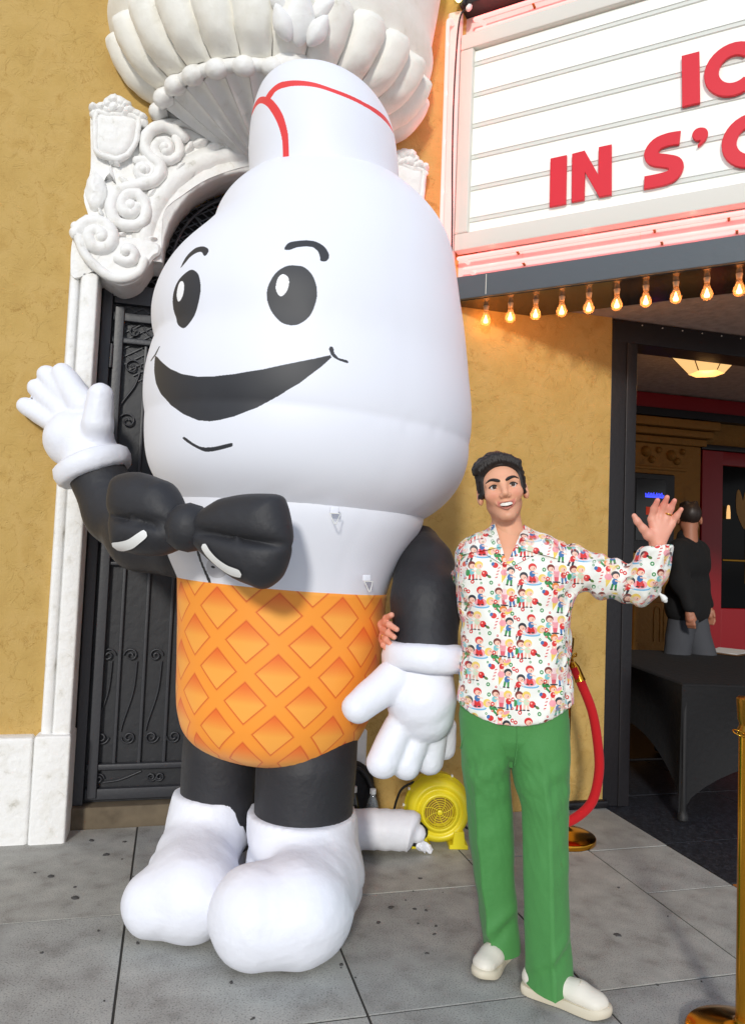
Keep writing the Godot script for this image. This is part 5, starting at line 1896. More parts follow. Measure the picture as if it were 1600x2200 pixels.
func shirt_print() -> ImageTexture:
	var im := Image.create(1024, 1024, false, Image.FORMAT_RGB8)
	im.fill(Color8(240, 240, 232))
	var R := Color8(214, 36, 36)
	var G := Color8(44, 140, 70)
	var B := Color8(56, 112, 170)
	var K := Color8(40, 42, 52)
	var Y := Color8(240, 206, 96)
	var S := Color8(246, 200, 178)
	var P := Color8(240, 160, 168)
	var N := Color8(122, 44, 34)
	var T := Color8(126, 196, 200)
	# four groups of little figures, repeated: a pudding dish, a pair with a balloon, a tall glass, a cone
	for oc in [[0.0, 0.0], [0.0, 512.0], [512.0, -256.0], [512.0, 256.0], [512.0, 768.0]]:
		for one in 1:
			var o := Vector2(oc[0], oc[1])
			var lat := Vector2(0, 0)
			# dish with two children and one behind
			disc(im, o + Vector2(150, 200), Vector2(92, 26), Color8(112, 178, 214))
			disc(im, o + Vector2(150, 190), Vector2(84, 22), Color8(214, 226, 232))
			disc(im, o + Vector2(150, 165), Vector2(62, 42), P)
			disc(im, o + Vector2(140, 172), Vector2(16, 28), R, 0.3)
			disc(im, o + Vector2(172, 168), Vector2(12, 26), R, -0.3)
			kid(im, o + Vector2(62, 132), 45, K, S, R, K, 0.35)
			kid(im, o + Vector2(246, 146), 45, Y, S, G, G, -0.9)
			kid(im, o + Vector2(146, 40), 45, R, S, B, R, 0.0)
			# pair
			kid(im, o + Vector2(48, 300), 45, N, S, T, R, 0.0)
			kid(im, o + Vector2(120, 296), 45, Y, S, Color8(206, 220, 188), S, 0.0)
			disc(im, o + Vector2(180, 384), Vector2(32, 34), R)
			disc(im, o + Vector2(170, 374), Vector2(9, 9), Color8(250, 170, 160))
			disc(im, o + Vector2(8, 380), Vector2(24, 34), G)
			disc(im, o + Vector2(228, 410), Vector2(22, 14), Color8(90, 120, 60), 0.5)
			disc(im, o + Vector2(206, 396), Vector2(12, 11), K)
			# tall glass
			fill(im, PackedVector2Array([o + Vector2(352, 60), o + Vector2(420, 60), o + Vector2(408, 170), o + Vector2(366, 170)]), P)
			fill(im, PackedVector2Array([o + Vector2(366, 130), o + Vector2(408, 130), o + Vector2(406, 172), o + Vector2(368, 172)]), Color8(226, 92, 104))
			disc(im, o + Vector2(386, 44), Vector2(40, 30), Color8(248, 214, 214))
			disc(im, o + Vector2(388, 182), Vector2(42, 9), K)
			kid(im, o + Vector2(328, 40), 42, N, S, T, S, 0.15)
			kid(im, o + Vector2(448, 44), 45, Y, S, R, B, -0.15)
			# girl with a bun, and a cone with a boy
			kid(im, o + Vector2(380, 222), 40, Color8(230, 130, 50), S, R, S, 0.0)
			disc(im, o + Vector2(432, 244), Vector2(40, 22), Y, -0.5)
			disc(im, o + Vector2(440, 226), Vector2(34, 16), P, -0.5)
			kid(im, o + Vector2(444, 340), 45, K, S, B, G, 0.1)
			fill(im, PackedVector2Array([o + Vector2(352, 384), o + Vector2(408, 384), o + Vector2(356, 470)]), Y)
			disc(im, o + Vector2(378, 362), Vector2(36, 32), P)
			# candy stick and girl
			for i in 9:
				var q := o + Vector2(318 - i * 4, 300 + i * 16)
				fill(im, PackedVector2Array([q, q + Vector2(24, -6), q + Vector2(22, 4), q + Vector2(-2, 10)]), R if i % 2 else Color8(250, 226, 220))
			disc(im, o + Vector2(286, 292), Vector2(30, 28), R)
			disc(im, o + Vector2(262, 280), Vector2(16, 20), B, 0.4)
			# rings and drops
			for q in [[20, 60, 1], [262, 60, 0], [300, 150, 1], [500, 90, 1], [300, 220, 2], [250, 470, 0], [60, 470, 1], [470, 262, 0], [500, 300, 1], [330, 490, 2], [150, 480, 3], [12, 220, 2], [240, 250, 3], [500, 180, 2]]:
				var c := o + Vector2(q[0], q[1])
				var cc: Color = [G, R, R, G][q[2]]
				var r0: float = 19.0 if q[2] < 2 else 11.0
				disc(im, c, Vector2(r0, r0 * 1.1), cc)
				disc(im, c, Vector2(r0, r0 * 1.1) * 0.42, Color8(240, 240, 232))
	return ImageTexture.create_from_image(im)


func kid(im: Image, c: Vector2, r: float, hair: Color, skin: Color, top: Color, low: Color, lean: float) -> void:
	var dn := Vector2(0, 1).rotated(lean)
	var rt := Vector2(1, 0).rotated(lean)
	for s in [-1.0, 1.0]:
		var h: Vector2 = c + dn * r * 2.0 + rt * r * 0.32 * s
		var ft: Vector2 = c + dn * r * 3.2 + rt * r * 0.45 * s
		fill(im, PackedVector2Array([h - rt * r * 0.28, h + rt * r * 0.28, ft + rt * r * 0.2, ft - rt * r * 0.2]), low)
		disc(im, ft + dn * r * 0.08, Vector2(r * 0.34, r * 0.16), Color8(50, 40, 44), lean)
	disc(im, c + dn * r * 1.5, Vector2(r * 0.62, r * 0.72), top, lean)
	fill(im, PackedVector2Array([c + dn * r * 1.1, c + dn * r * 1.4, c + dn * r * 1.5 + rt * r * 1.25, c + dn * r * 1.25 + rt * r * 1.25]), skin)
	disc(im, c, Vector2(r * 0.92, r * 0.88), hair, lean)
	disc(im, c + dn * r * 0.28 + rt * r * 0.12, Vector2(r * 0.68, r * 0.58), skin, lean)
	disc(im, c + dn * r * 0.42 + rt * r * 0.3, Vector2(r * 0.16, r * 0.1), Color8(236, 120, 110), lean)
	disc(im, c + dn * r * 0.18 + rt * r * 0.36, Vector2(r * 0.09, r * 0.1), Color8(50, 40, 44), lean)


func surf_z(f, x: float, y: float, from := 0.2) -> float:
	var z := from
	for i in 60:
		var e: float = f.d(Vector3(x, y, z))
		if e < 0.0004:
			break
		z -= maxf(e * 0.8, 0.0004)
	return z


func leg_loft(rows: Array, seed_n: int, crease: float, tw := 0.0) -> MB:
	var nz := FastNoiseLite.new()
	nz.seed = seed_n
	nz.frequency = 5.0
	var n := rows.size() / 5
	var rings := []
	var NR := 64
	for i in NR + 1:
		var y := lerpf(rows[0], rows[(n - 1) * 5], float(i) / NR)
		var k := 0
		while k < n - 2 and rows[(k + 1) * 5] > y:
			k += 1
		var t: float = (y - rows[k * 5]) / (rows[k * 5 + 5] - rows[k * 5])
		t = t * t * (3.0 - 2.0 * t) * 0.5 + t * 0.5
		var w := []
		for q in 4:
			w.append(lerpf(rows[k * 5 + 1 + q], rows[k * 5 + 6 + q], t))
		var cx: float = (w[0] + w[1]) / 2
		var hx: float = (w[1] - w[0]) / 2
		var o := PackedVector3Array()
		for a in 56:
			var th := TAU * a / 56
			var sx := sin(th)
			var cz := cos(th)
			var t2 := wrapf(th - tw * clampf((0.8 - y) / 0.25, 0.0, 1.0), -PI, PI)
			var pw := lerpf(2.15, 1.42, clampf((0.74 - y) / 0.2, 0.0, 1.0)) if absf(t2) < PI / 2 else 2.1
			var r := pow(pow(absf(sin(t2)), pw) + pow(absf(cos(t2)), pw), -1.0 / pw)
			r *= 1.0 + crease * exp(-absf(t2) * 11.0) * clampf((0.8 - y) / 0.1, 0.0, 1.0)
			var f := nz.get_noise_3d(sx * 0.1 + y * 0.2, y * 0.8, cz * 0.1 + y * 0.2) * 0.0065
			# cloth breaks over the shoe and pulls at the crotch
			f += 0.012 * exp(-pow((y - 0.15 - 0.05 * sx) / 0.022, 2.0)) * maxf(cz, 0.0)
			f -= 0.011 * exp(-pow((y - 0.115 - 0.05 * sx) / 0.016, 2.0)) * maxf(cz, 0.0)
			f += 0.0042 * sin((y * 60.0 - sx * 3.4 + nz.get_noise_2d(y * 2.0, sx) * 3.0)) * (exp(-pow((y - 0.64) / 0.09, 2.0)) + 0.35 * exp(-pow((y - 0.42) / 0.08, 2.0))) * maxf(cz + 0.3, 0.0)
			o.append(Vector3(cx + sx * (hx * r + f), y + (-0.008 * cz if i > NR - 3 else 0.0), w[2] + cz * (w[3] * r + f)))
		rings.append(o)
	var m := MB.new()
	m.loft(rings, true, 3)
	return m


func shoe(at_p: Vector3, turn: float, parent: Node3D) -> void:
	var t := Transform3D(Basis(Vector3.UP, turn), at_p)
	var out := PackedVector2Array()
	for q in smooth2(pts2([0.0, -0.135, 0.033, -0.122, 0.036, -0.06, 0.035, 0.0, 0.047, 0.07, 0.042, 0.118, 0.012, 0.147, -0.022, 0.14, -0.042, 0.11, -0.042, 0.06, -0.035, 0.0, -0.036, -0.06, -0.033, -0.122]), 4):
		out.append(q)
	var mb := MB.new()
	var rg := []
	for q in [[0.95, 0.002], [1.0, 0.006], [1.015, 0.018], [1.0, 0.028], [0.93, 0.031], [0.4, 0.031]]:
		var o := PackedVector3Array()
		for p in out:
			o.append(t * Vector3(p.x * q[0], q[1] + 0.01 * smoothstep(0.09, 0.15, p.y) , p.y * q[0]))
		rg.append(o)
	mb.loft(rg, true, 3)
	var sh := part("shoe", mb, M.shoe_sole, parent)
	var seam := PackedVector3Array()
	for i in 13:
		var a := lerpf(-1.25, 1.25, i / 12.0)
		seam.append(t * Vector3(sin(a) * 0.042, 0.036 + 0.036 * cos(a) * cos(a), 0.055 + 0.03 * cos(a)))
	part("toe_seam", tube_mb(seam, 0.0012, 5), M.shoe_sole, sh)
	var c := Caps.new(0.035)
	c.chain([0.0, 0.045, -0.1, 0.033, 0.0, 0.05, -0.03, 0.036, 0.002, 0.042, 0.05, 0.036, 0.002, 0.032, 0.095, 0.033])
	c.chain([0.0, 0.06, -0.09, 0.03, 0.0, 0.09, -0.06, 0.038])
	c.chain([0.004, 0.03, 0.11, 0.028, -0.012, 0.03, 0.1, 0.028])
	c.floor_y = 0.022
	part("upper", nets(c, Vector3(-0.06, 0.0, -0.15), Vector3(0.06, 0.14, 0.16), 0.007, null, null, t), M.shoe_white, sh)
	for i in 4:
		var z := 0.052 + i * 0.016
		var y := 0.083 - i * 0.0062
		mb = MB.new()
		mb.tube(PackedVector3Array([t * Vector3(-0.018, y - 0.004, z), t * Vector3(0, y + 0.003, z + 0.002), t * Vector3(0.018, y - 0.004, z)]), 0.003, 6)
		part("lace", mb, M.shoe_sole, sh)


func build_man() -> void:
	var man := thing("person", "smiling person in candy print shirt and green trousers, one hand raised in a wave", "person", Vector3(1.1826, 0, 1.40), -deg_to_rad(24.0))
	var nz := FastNoiseLite.new()
	nz.seed = 21
	nz.frequency = 6.0
	var skin := mat(Color.WHITE, 0.5)
	skin.vertex_color_use_as_albedo = true
	skin.subsurf_scatter_enabled = true
	skin.subsurf_scatter_strength = 0.06
	var base := lin(Color8(232, 170, 136))
	var head := HeadField.new()
	var ht := Transform3D(Basis(Vector3.BACK, 0.19) * Basis(Vector3.UP, 0.05) * Basis(Vector3.RIGHT, -0.06), Vector3(-0.058, 1.626, 0.02)).scaled_local(Vector3(1.0, 0.905, 1.02))
	var hc := func(p: Vector3) -> Color:
		var k := base
		var q := Vector3(absf(p.x), p.y, p.z)
		var my := p.y + 0.0625 - 9.0 * p.x * p.x
		if p.z > 0.075 and q.x < 0.031 and absf(my + 0.002) < 0.017:
			k = k.lerp(lin(Color8(206, 124, 108)), smoothstep(0.017, 0.011, absf(my + 0.002)))
			if absf(my + 0.001) < 0.007 and p.z < 0.082 and q.x < 0.02:
				k = lin(Color8(110, 44, 40))
		if p.y < -0.045 and p.z > -0.02 and p.y > -0.125:  # shaved beard
			k = k.lerp(lin(Color8(170, 126, 108)), 0.2 * smoothstep(-0.045, -0.075, p.y))
		k = k.lerp(lin(Color8(226, 140, 116)), 0.5 * exp(-pow((q.x - 0.04) / 0.02, 2.0) - pow((p.y + 0.02) / 0.02, 2.0)))
		return k
	var body := nets(head, Vector3(-0.11, -0.22, -0.13), Vector3(0.11, 0.15, 0.15), 0.0042, null, hc, ht)
	# trunk, arms and legs under the clothes, coarse
	var bc := Caps.new(0.06)
	bc.chain([-0.045, 1.5, -0.02, 0.055, -0.04, 1.42, -0.01, 0.06])
	bc.chain([-0.13, 1.395, -0.02, 0.055, 0.06, 1.395, -0.02, 0.058])
	bc.chain([-0.07, 1.365, 0.0, 0.082, 0.01, 1.365, 0.0, 0.082])
	bc.chain([-0.06, 1.3, -0.01, 0.085, 0.03, 1.2, -0.01, 0.08, 0.02, 1.0, -0.01, 0.08])
	bc.chain([-0.07, 0.84, 0.0, 0.075, 0.07, 0.84, 0.0, 0.075])
	bc.chain([-0.085, 0.82, 0.0, 0.06, -0.07, 0.46, 0.0, 0.045, -0.02, 0.1, -0.02, 0.035])
	bc.chain([0.095, 0.82, 0.0, 0.06, 0.12, 0.46, 0.07, 0.045, 0.125, 0.1, 0.17, 0.035])
	bc.chain([0.13, 1.395, -0.02, 0.045, 0.30, 1.338, 0.03, 0.042, 0.412, 1.33, 0.08, 0.038, 0.451, 1.45, 0.12, 0.024])
	bc.chain([-0.13, 1.39, -0.04, 0.038, -0.22, 1.28, -0.2, 0.034, -0.384, 1.13, -0.29, 0.034, -0.47, 1.1, -0.2, 0.024])
	nets(bc, Vector3(-0.6, 0.04, -0.45), Vector3(0.6, 1.58, 0.3), 0.018, body, func(_p: Vector3) -> Color: return base)
	# waving hand, palm to the front
	var hand := Caps.new(0.009)
	hand.chain([0.451, 1.43, 0.12, 0.026, 0.452, 1.462, 0.12, 0.025, 0.447, 1.482, 0.12, 0.022])
	hand.chain([0.447, 1.482, 0.122, 0.019, 0.434, 1.537, 0.122, 0.0145])
	hand.chain([0.452, 1.482, 0.12, 0.019, 0.457, 1.545, 0.121, 0.0145])
	hand.chain([0.46, 1.48, 0.12, 0.018, 0.477, 1.54, 0.12, 0.014])
	hand.chain([0.468, 1.48, 0.12, 0.017, 0.494, 1.525, 0.12, 0.0125])
	hand.chain([0.438, 1.475, 0.128, 0.017, 0.42, 1.488, 0.134, 0.0165, 0.401, 1.508, 0.142, 0.0125, 0.381, 1.531, 0.15, 0.0105, 0.37, 1.549, 0.152, 0.0085])
	for q in [[0.43, 1.543, 0.122, 0.0115, 0.436, 1.575, 0.132, 0.0105, 0.443, 1.602, 0.15, 0.0085], [0.457, 1.552, 0.121, 0.0115, 0.466, 1.586, 0.13, 0.0105, 0.473, 1.613, 0.148, 0.0085], [0.479, 1.546, 0.12, 0.011, 0.489, 1.578, 0.13, 0.01, 0.497, 1.603, 0.146, 0.008], [0.497, 1.53, 0.12, 0.0098, 0.509, 1.554, 0.127, 0.009, 0.52, 1.576, 0.14, 0.0072]]:
		hand.chain(q)
	var pinkish := lin(Color8(228, 160, 136))
	nets(hand, Vector3(0.35, 1.42, 0.08), Vector3(0.54, 1.63, 0.18), 0.0034, body, func(p: Vector3) -> Color: return pinkish.lerp(lin(Color8(232, 140, 122)), clampf((p.y - 1.56) / 0.06, 0.0, 0.7)))
	# hand round the inflatable's arm
	hand = Caps.new(0.008)
	hand.chain([-0.47, 1.1, -0.2, 0.03, -0.485, 1.115, -0.11, 0.02, -0.49, 1.125, -0.09, 0.017])
	hand.chain([-0.475, 1.09, -0.18, 0.026, -0.487, 1.07, -0.1, 0.016])
	for q in [[-0.488, 1.127, -0.1, 0.015, -0.468, 1.153, -0.05, 0.0125, -0.444, 1.169, -0.01, 0.011], [-0.482, 1.132, -0.08, 0.0125, -0.45, 1.134, -0.005, 0.0115, -0.419, 1.121, 0.02, 0.01], [-0.485, 1.106, -0.08, 0.0125, -0.453, 1.104, -0.005, 0.0115, -0.427, 1.093, 0.02, 0.0098], [-0.486, 1.085, -0.08, 0.012, -0.46, 1.078, -0.015, 0.011, -0.441, 1.066, 0.01, 0.0092], [-0.487, 1.069, -0.08, 0.011, -0.472, 1.057, -0.025, 0.0098, -0.458, 1.046, 0.0, 0.008]]:
		hand.chain(q)
	nets(hand, Vector3(-0.54, 1.02, -0.25), Vector3(-0.39, 1.2, 0.05), 0.0036, body, func(_p: Vector3) -> Color: return pinkish)
	var bo := part("body", body, skin, man)
	# rings on both hands
	for q in [[Vector3(0.4835, 1.561, 0.125), Vector3(0.3, 0.95, 0.3), 0.0112], [Vector3(-0.473, 1.082, -0.047), Vector3(0.35, -0.1, 0.9), 0.0122]]:
		var ax: Vector3 = q[1].normalized()
		var sx := ax.cross(Vector3.UP).normalized()
		var mb0 := MB.new()
		mb0.lathe(pts2([q[2], -0.002, q[2] + 0.0016, -0.002, q[2] + 0.0016, 0.002, q[2], 0.002]), Transform3D(Basis(sx, ax, sx.cross(ax)), q[0]), 20, 0)
		part("finger_ring", mb0, M.gold, bo)
	# eyes, brows, teeth
	var eye_m := mat(Color8(236, 230, 226), 0.15)
	var dark := mat(Color8(34, 26, 24), 0.6)
	for s in [-1.0, 1.0]:
		var mb := MB.new()
		mb.lathe(pts2([0.0005, 0.0135, 0.006, 0.0122, 0.0105, 0.0085, 0.0133, 0.002, 0.0133, -0.002, 0.0105, -0.0085, 0.0005, -0.0135]), ht * Transform3D(Basis(Vector3.RIGHT, PI / 2), Vector3(0.0325 * s, 0.0105, 0.0765)), 16)
		var eye := part("eye", mb, eye_m, bo)
		mb = MB.new()
		mb.lathe(pts2([0.0005, 0.0014, 0.004, 0.0011, 0.0072, 0.0, 0.0075, -0.0014]), ht * Transform3D(Basis(Vector3.RIGHT, PI / 2), Vector3(0.0325 * s + 0.0008, 0.0112, 0.0893)), 14)
		part("iris", mb, mat(Color8(58, 46, 36), 0.12), eye)
		var lid := PackedVector3Array()
		var lo := PackedVector3Array()
		var br := PackedVector3Array()
		for i in 9:
			var t := i / 8.0
			var x := lerpf(0.0168, 0.049, t)
			lid.append(ht * Vector3(x * s, 0.0112 + 0.0076 * sin(t * PI) + 0.001 * t, 0.0895 - 0.010 * pow(absf(t - 0.45) * 2.0, 1.6)))
			lo.append(ht * Vector3(x * s, 0.0095 - 0.0055 * sin(t * PI) + 0.002 * t, 0.0885 - 0.010 * pow(absf(t - 0.45) * 2.0, 1.6)))
			var bxx := lerpf(0.013, 0.057, t)
			var by := 0.0305 + 0.011 * sin(minf(t * 1.25, 1.0) * PI * 0.62) - 0.007 * maxf(0.0, t - 0.7) / 0.3
			br.append(ht * Vector3(bxx * s, by, surf_z(head, bxx, by) + 0.0005))
		part("eyelid", tube_mb(lid, 0.0025, 6), dark, eye)
		part("lower_lid", tube_mb(lo, 0.0015, 6), mat(Color8(204, 138, 112), 0.5), eye)
		part("eyebrow", tube_mb(br, [0.0046, 0.0056, 0.0058, 0.0056, 0.0052, 0.0047, 0.0038, 0.0027, 0.0014], 7, true), dark, bo)
	var te := []
	for i in 13:
		var x := lerpf(-0.028, 0.028, i / 12.0)
		var o := PackedVector3Array()
		var yy := -0.0625 + 9.0 * x * x
		var e := 1.0 - pow(absf(x) / 0.029, 4.0)
		for q in [0.008, 0.003, 0.0 - 0.0035 * e]:
			o.append(ht * Vector3(x, yy + q, 0.0895 - 20.0 * x * x))
		te.append(o)
	var tm := MB.new()
	tm.loft(te, false, 0)
	part("teeth", tm, mat(Color8(240, 236, 226), 0.2), bo)
	# hair
	var hair := HairField.new()
	hair.nz = nz
	var rn := RandomNumberGenerator.new()
	rn.seed = 9
	hair.c = Caps.new(0.008)
	for i in 17:
		var x := lerpf(-0.066, 0.066, i / 16.0) + rn.randf_range(-0.003, 0.003)
		var h := rn.randf_range(-0.008, 0.008) + 0.016
		hair.c.chain([x, 0.101 - 5.0 * x * x, 0.056 - 3.5 * x * x, 0.009, x * 1.06 - 0.005, 0.124 + h * 0.55 - 6.5 * x * x, 0.060 - 4.0 * x * x, 0.0115, x * 1.1 - 0.012, 0.128 + h - 8.0 * x * x, 0.02, 0.013, x * 1.1 - 0.006, 0.112 + h * 0.5 - 4.0 * x * x, -0.05, 0.012])
	for i in 10:
		var y := 0.085 - i * 0.011
		for s in [-1.0, 1.0]:
			hair.c.chain([0.068 * s, y + 0.012, 0.036, 0.005, 0.078 * s + rn.randf_range(-0.003, 0.003), y + rn.randf_range(-0.008, 0.004), 0.005, 0.0065, 0.08 * s, y - 0.01, -0.04, 0.006])
		hair.c.chain([-0.078, 0.095, 0.03, 0.012, -0.086, 0.086, 0.03, 0.005])
	var hm := mat(Color8(34, 27, 24), 0.55)
	hm.anisotropy_enabled = true
	hm.anisotropy = 0.5
	var locks := nets(hair, Vector3(-0.12, -0.11, -0.15), Vector3(0.12, 0.18, 0.14), 0.0045, null, null, ht)
	for i in 190:
		var x := rn.randf_range(-0.068, 0.068)
		var h := rn.randf_range(-0.006, 0.016)
		var w := rn.randf_range(-0.012, 0.012)
		var lp := smooth3(path3([x, 0.098 - 5.0 * x * x, 0.0655 - 3.5 * x * x, x * 1.03 - 0.004, 0.127 + h - 7.0 * x * x, 0.071 - 4.0 * x * x, x * 1.06 - 0.009 + w, 0.141 + h - 9.0 * x * x, 0.02, x * 1.1 - 0.008 + w, 0.127 + h * 0.5 - 5.0 * x * x, -0.055]), 4)
		for k in lp.size():
			lp[k] = ht * lp[k]
		locks.tube(lp, [0.0018, 0.0028, 0.0034, 0.0036, 0.0036, 0.0036, 0.0034, 0.0032, 0.003, 0.0026, 0.0022, 0.0016, 0.0008], 5)
	for i in 70:
		var sd := -1.0 if i % 2 else 1.0
		var y := rn.randf_range(0.01, 0.085)
		var z := rn.randf_range(-0.07, 0.034) - maxf(0.0, 0.03 - y) * 0.25
		var xs := (0.082 - maxf(0.0, y - 0.04) * 0.2 - maxf(0.0, z) * 0.22) * sd
		var lp := path3([xs, y + 0.014, z + 0.006, xs * 1.025, y + 0.002, z, xs * 1.02, y - 0.012, z - 0.007])
		for k in 3:
			lp[k] = ht * lp[k]
		locks.tube(lp, [0.0022, 0.0028, 0.001], 5)
	part("hair", locks, hm, bo)
	# shirt
	M.shirt = tri_tex(mat(Color.WHITE, 0.6), shirt_print(), null, 2.9, 0.0, false)
	M.shirt.uv1_triplanar_sharpness = 6.0
	M.shirt.rim_enabled = true
	M.shirt.rim = 0.2
	var sf := ShirtField.new()
	sf.nz = nz
	sf.torso = Caps.new(0.07)
	for q in [[-0.135, 1.418, -0.025, 0.054, 0.07, 1.425, -0.025, 0.056], [-0.115, 1.37, 0.0, 0.094, 0.06, 1.37, 0.0, 0.097], [-0.105, 1.29, 0.0, 0.098, 0.085, 1.29, 0.0, 0.1], [-0.085, 1.2, 0.002, 0.1, 0.092, 1.2, 0.002, 0.1], [-0.074, 1.11, 0.004, 0.1, 0.086, 1.11, 0.004, 0.1], [-0.076, 1.02, 0.006, 0.102, 0.078, 1.02, 0.006, 0.102], [-0.085, 0.92, 0.006, 0.106, 0.084, 0.92, 0.006, 0.108], [-0.09, 0.82, 0.006, 0.108, 0.09, 0.82, 0.006, 0.11]]:
		sf.torso.chain(q)
	sf.sleeves = Caps.new(0.03)
	sf.sleeves.chain([0.12, 1.395, -0.01, 0.062, 0.20, 1.372, 0.0, 0.066, 0.301, 1.335, 0.03, 0.068, 0.405, 1.318, 0.075, 0.063, 0.437, 1.375, 0.1, 0.053, 0.45, 1.44, 0.118, 0.043, 0.453, 1.47, 0.12, 0.042])
	sf.sleeves.chain([-0.13, 1.39, -0.035, 0.056, -0.22, 1.28, -0.2, 0.052, -0.384, 1.13, -0.29, 0.054, -0.45, 1.105, -0.25, 0.045])
	var shirt := part("shirt", nets(sf, Vector3(-0.56, 0.8, -0.42), Vector3(0.56, 1.54, 0.26), 0.0085), M.shirt, man)
	# collar, lapels, front band, buttons
	for q in [["collar", [-0.082, 1.515, -0.178, 1.455, -0.198, 1.398, -0.056, 1.432]], ["collar", [0.022, 1.518, 0.12, 1.464, 0.135, 1.398, -0.012, 1.432]], ["lapel", [-0.056, 1.434, -0.12, 1.41, -0.05, 1.37, -0.036, 1.374]], ["lapel", [-0.012, 1.434, 0.06, 1.41, -0.02, 1.366, -0.036, 1.374]]]:
		var c := pts2(q[1])
		var cl := MB.new()
		for side in 2:
			var rg := []
			for j in 9:
				var o := PackedVector3Array()
				for i in 9:
					var p := c[0].lerp(c[1], i / 8.0).lerp(c[3].lerp(c[2], i / 8.0), j / 8.0)
					var zz := 0.25
					for k in 60:
						var e: float = minf(sf.body(Vector3(p.x, p.y, zz)), bc.d(Vector3(p.x, p.y, zz)))
						if e < 0.001:
							break
						zz -= maxf(e * 0.8, 0.001)
						if zz < -0.04:
							break
					var lift := 0.006 if q[0] == "lapel" else 0.012
					o.append(Vector3(p.x, p.y, zz + lift - 0.004 * side))
				rg.append(o)
			cl.loft(rg, false, 0)
		part(q[0], cl, M.shirt, shirt)
	var bd := MB.new()
	var bg := []
	var pts := []
	for j in 40:
		var y := lerpf(1.372, 0.832, j / 39.0)
		var o := PackedVector3Array()
		var xm := lerpf(-0.036, -0.05, j / 39.0)
		for i in 5:
			var x := xm - 0.012 + 0.03 * i / 4.0
			o.append(Vector3(x, y, surf_z(sf, x, y, 0.22) + (0.0035 if i > 0 else -0.002)))
		bg.append(o)
		if j % 7 == 2:
			pts.append(o[2])
	bd.loft(bg, false, 0)
	part("front_band", bd, M.shirt, shirt)
	for p in pts:
		var bm := MB.new()
		bm.lathe(pts2([0.0005, 0.003, 0.004, 0.003, 0.0055, 0.002, 0.0055, -0.001]), Transform3D(Basis(Vector3.RIGHT, PI / 2), p), 12)
		part("button", bm, M.white_plain, shirt)
	part("hanging_tag", tube_mb(smooth3(path3([0.452, 1.305, 0.07, 0.468, 1.296, 0.07, 0.482, 1.284, 0.07, 0.49, 1.272, 0.07]), 4), [0.012, 0.013, 0.014, 0.012, 0.008, 0.005, 0.005, 0.007, 0.009, 0.010, 0.011, 0.011, 0.008], 8, true), M.white_plain, shirt)
	# trousers
	var lg := leg_loft([0.9, -0.17, 0.02, 0.0, 0.1, 0.84, -0.185, 0.03, 0.0, 0.105, 0.655, -0.172, 0.0, 0.0, 0.1, 0.465, -0.154, 0.012, 0.0, 0.088, 0.29, -0.128, 0.023, 0.0, 0.08, 0.17, -0.104, 0.034, 0.0, 0.077, 0.05, -0.085, 0.05, 0.005, 0.084], 3, 0.12, -0.45)
	var rl := leg_loft([0.9, -0.02, 0.18, 0.0, 0.1, 0.84, -0.02, 0.194, 0.0, 0.105, 0.665, 0.0, 0.2, 0.02, 0.1, 0.52, 0.036, 0.197, 0.06, 0.09, 0.35, 0.05, 0.197, 0.12, 0.083, 0.19, 0.055, 0.199, 0.155, 0.079, 0.045, 0.057, 0.213, 0.185, 0.088], 5, 0.12, 0.12)
	lg.add(rl)
	lg.add(leg_loft([0.92, -0.178, 0.186, 0.0, 0.104, 0.84, -0.186, 0.195, 0.0, 0.106, 0.77, -0.18, 0.195, 0.0, 0.1, 0.72, -0.1, 0.11, 0.0, 0.082, 0.68, -0.03, 0.035, 0.0, 0.05], 7, 0.0))
	var tr := part("trousers", lg, M.trousers, man)
	part("fly_seam", tube_mb(PackedVector3Array([Vector3(0.012, 0.83, 0.105), Vector3(0.014, 0.75, 0.103), Vector3(0.008, 0.69, 0.085)]), 0.002, 5), M.trousers, tr)
	for sd in [-1.0, 1.0]:
		part("pocket_seam", tube_mb(smooth3(PackedVector3Array([Vector3(0.005 + 0.13 * sd, 0.845, 0.082), Vector3(0.005 + 0.165 * sd, 0.78, 0.062), Vector3(0.005 + 0.182 * sd, 0.72, 0.035)]), 4), 0.0022, 5), M.trousers, tr)
	# shoes
	shoe(Vector3(-0.03, 0.0, 0.02), -0.43, man)
	shoe(Vector3(0.175, 0.0, 0.21), 1.18, man)


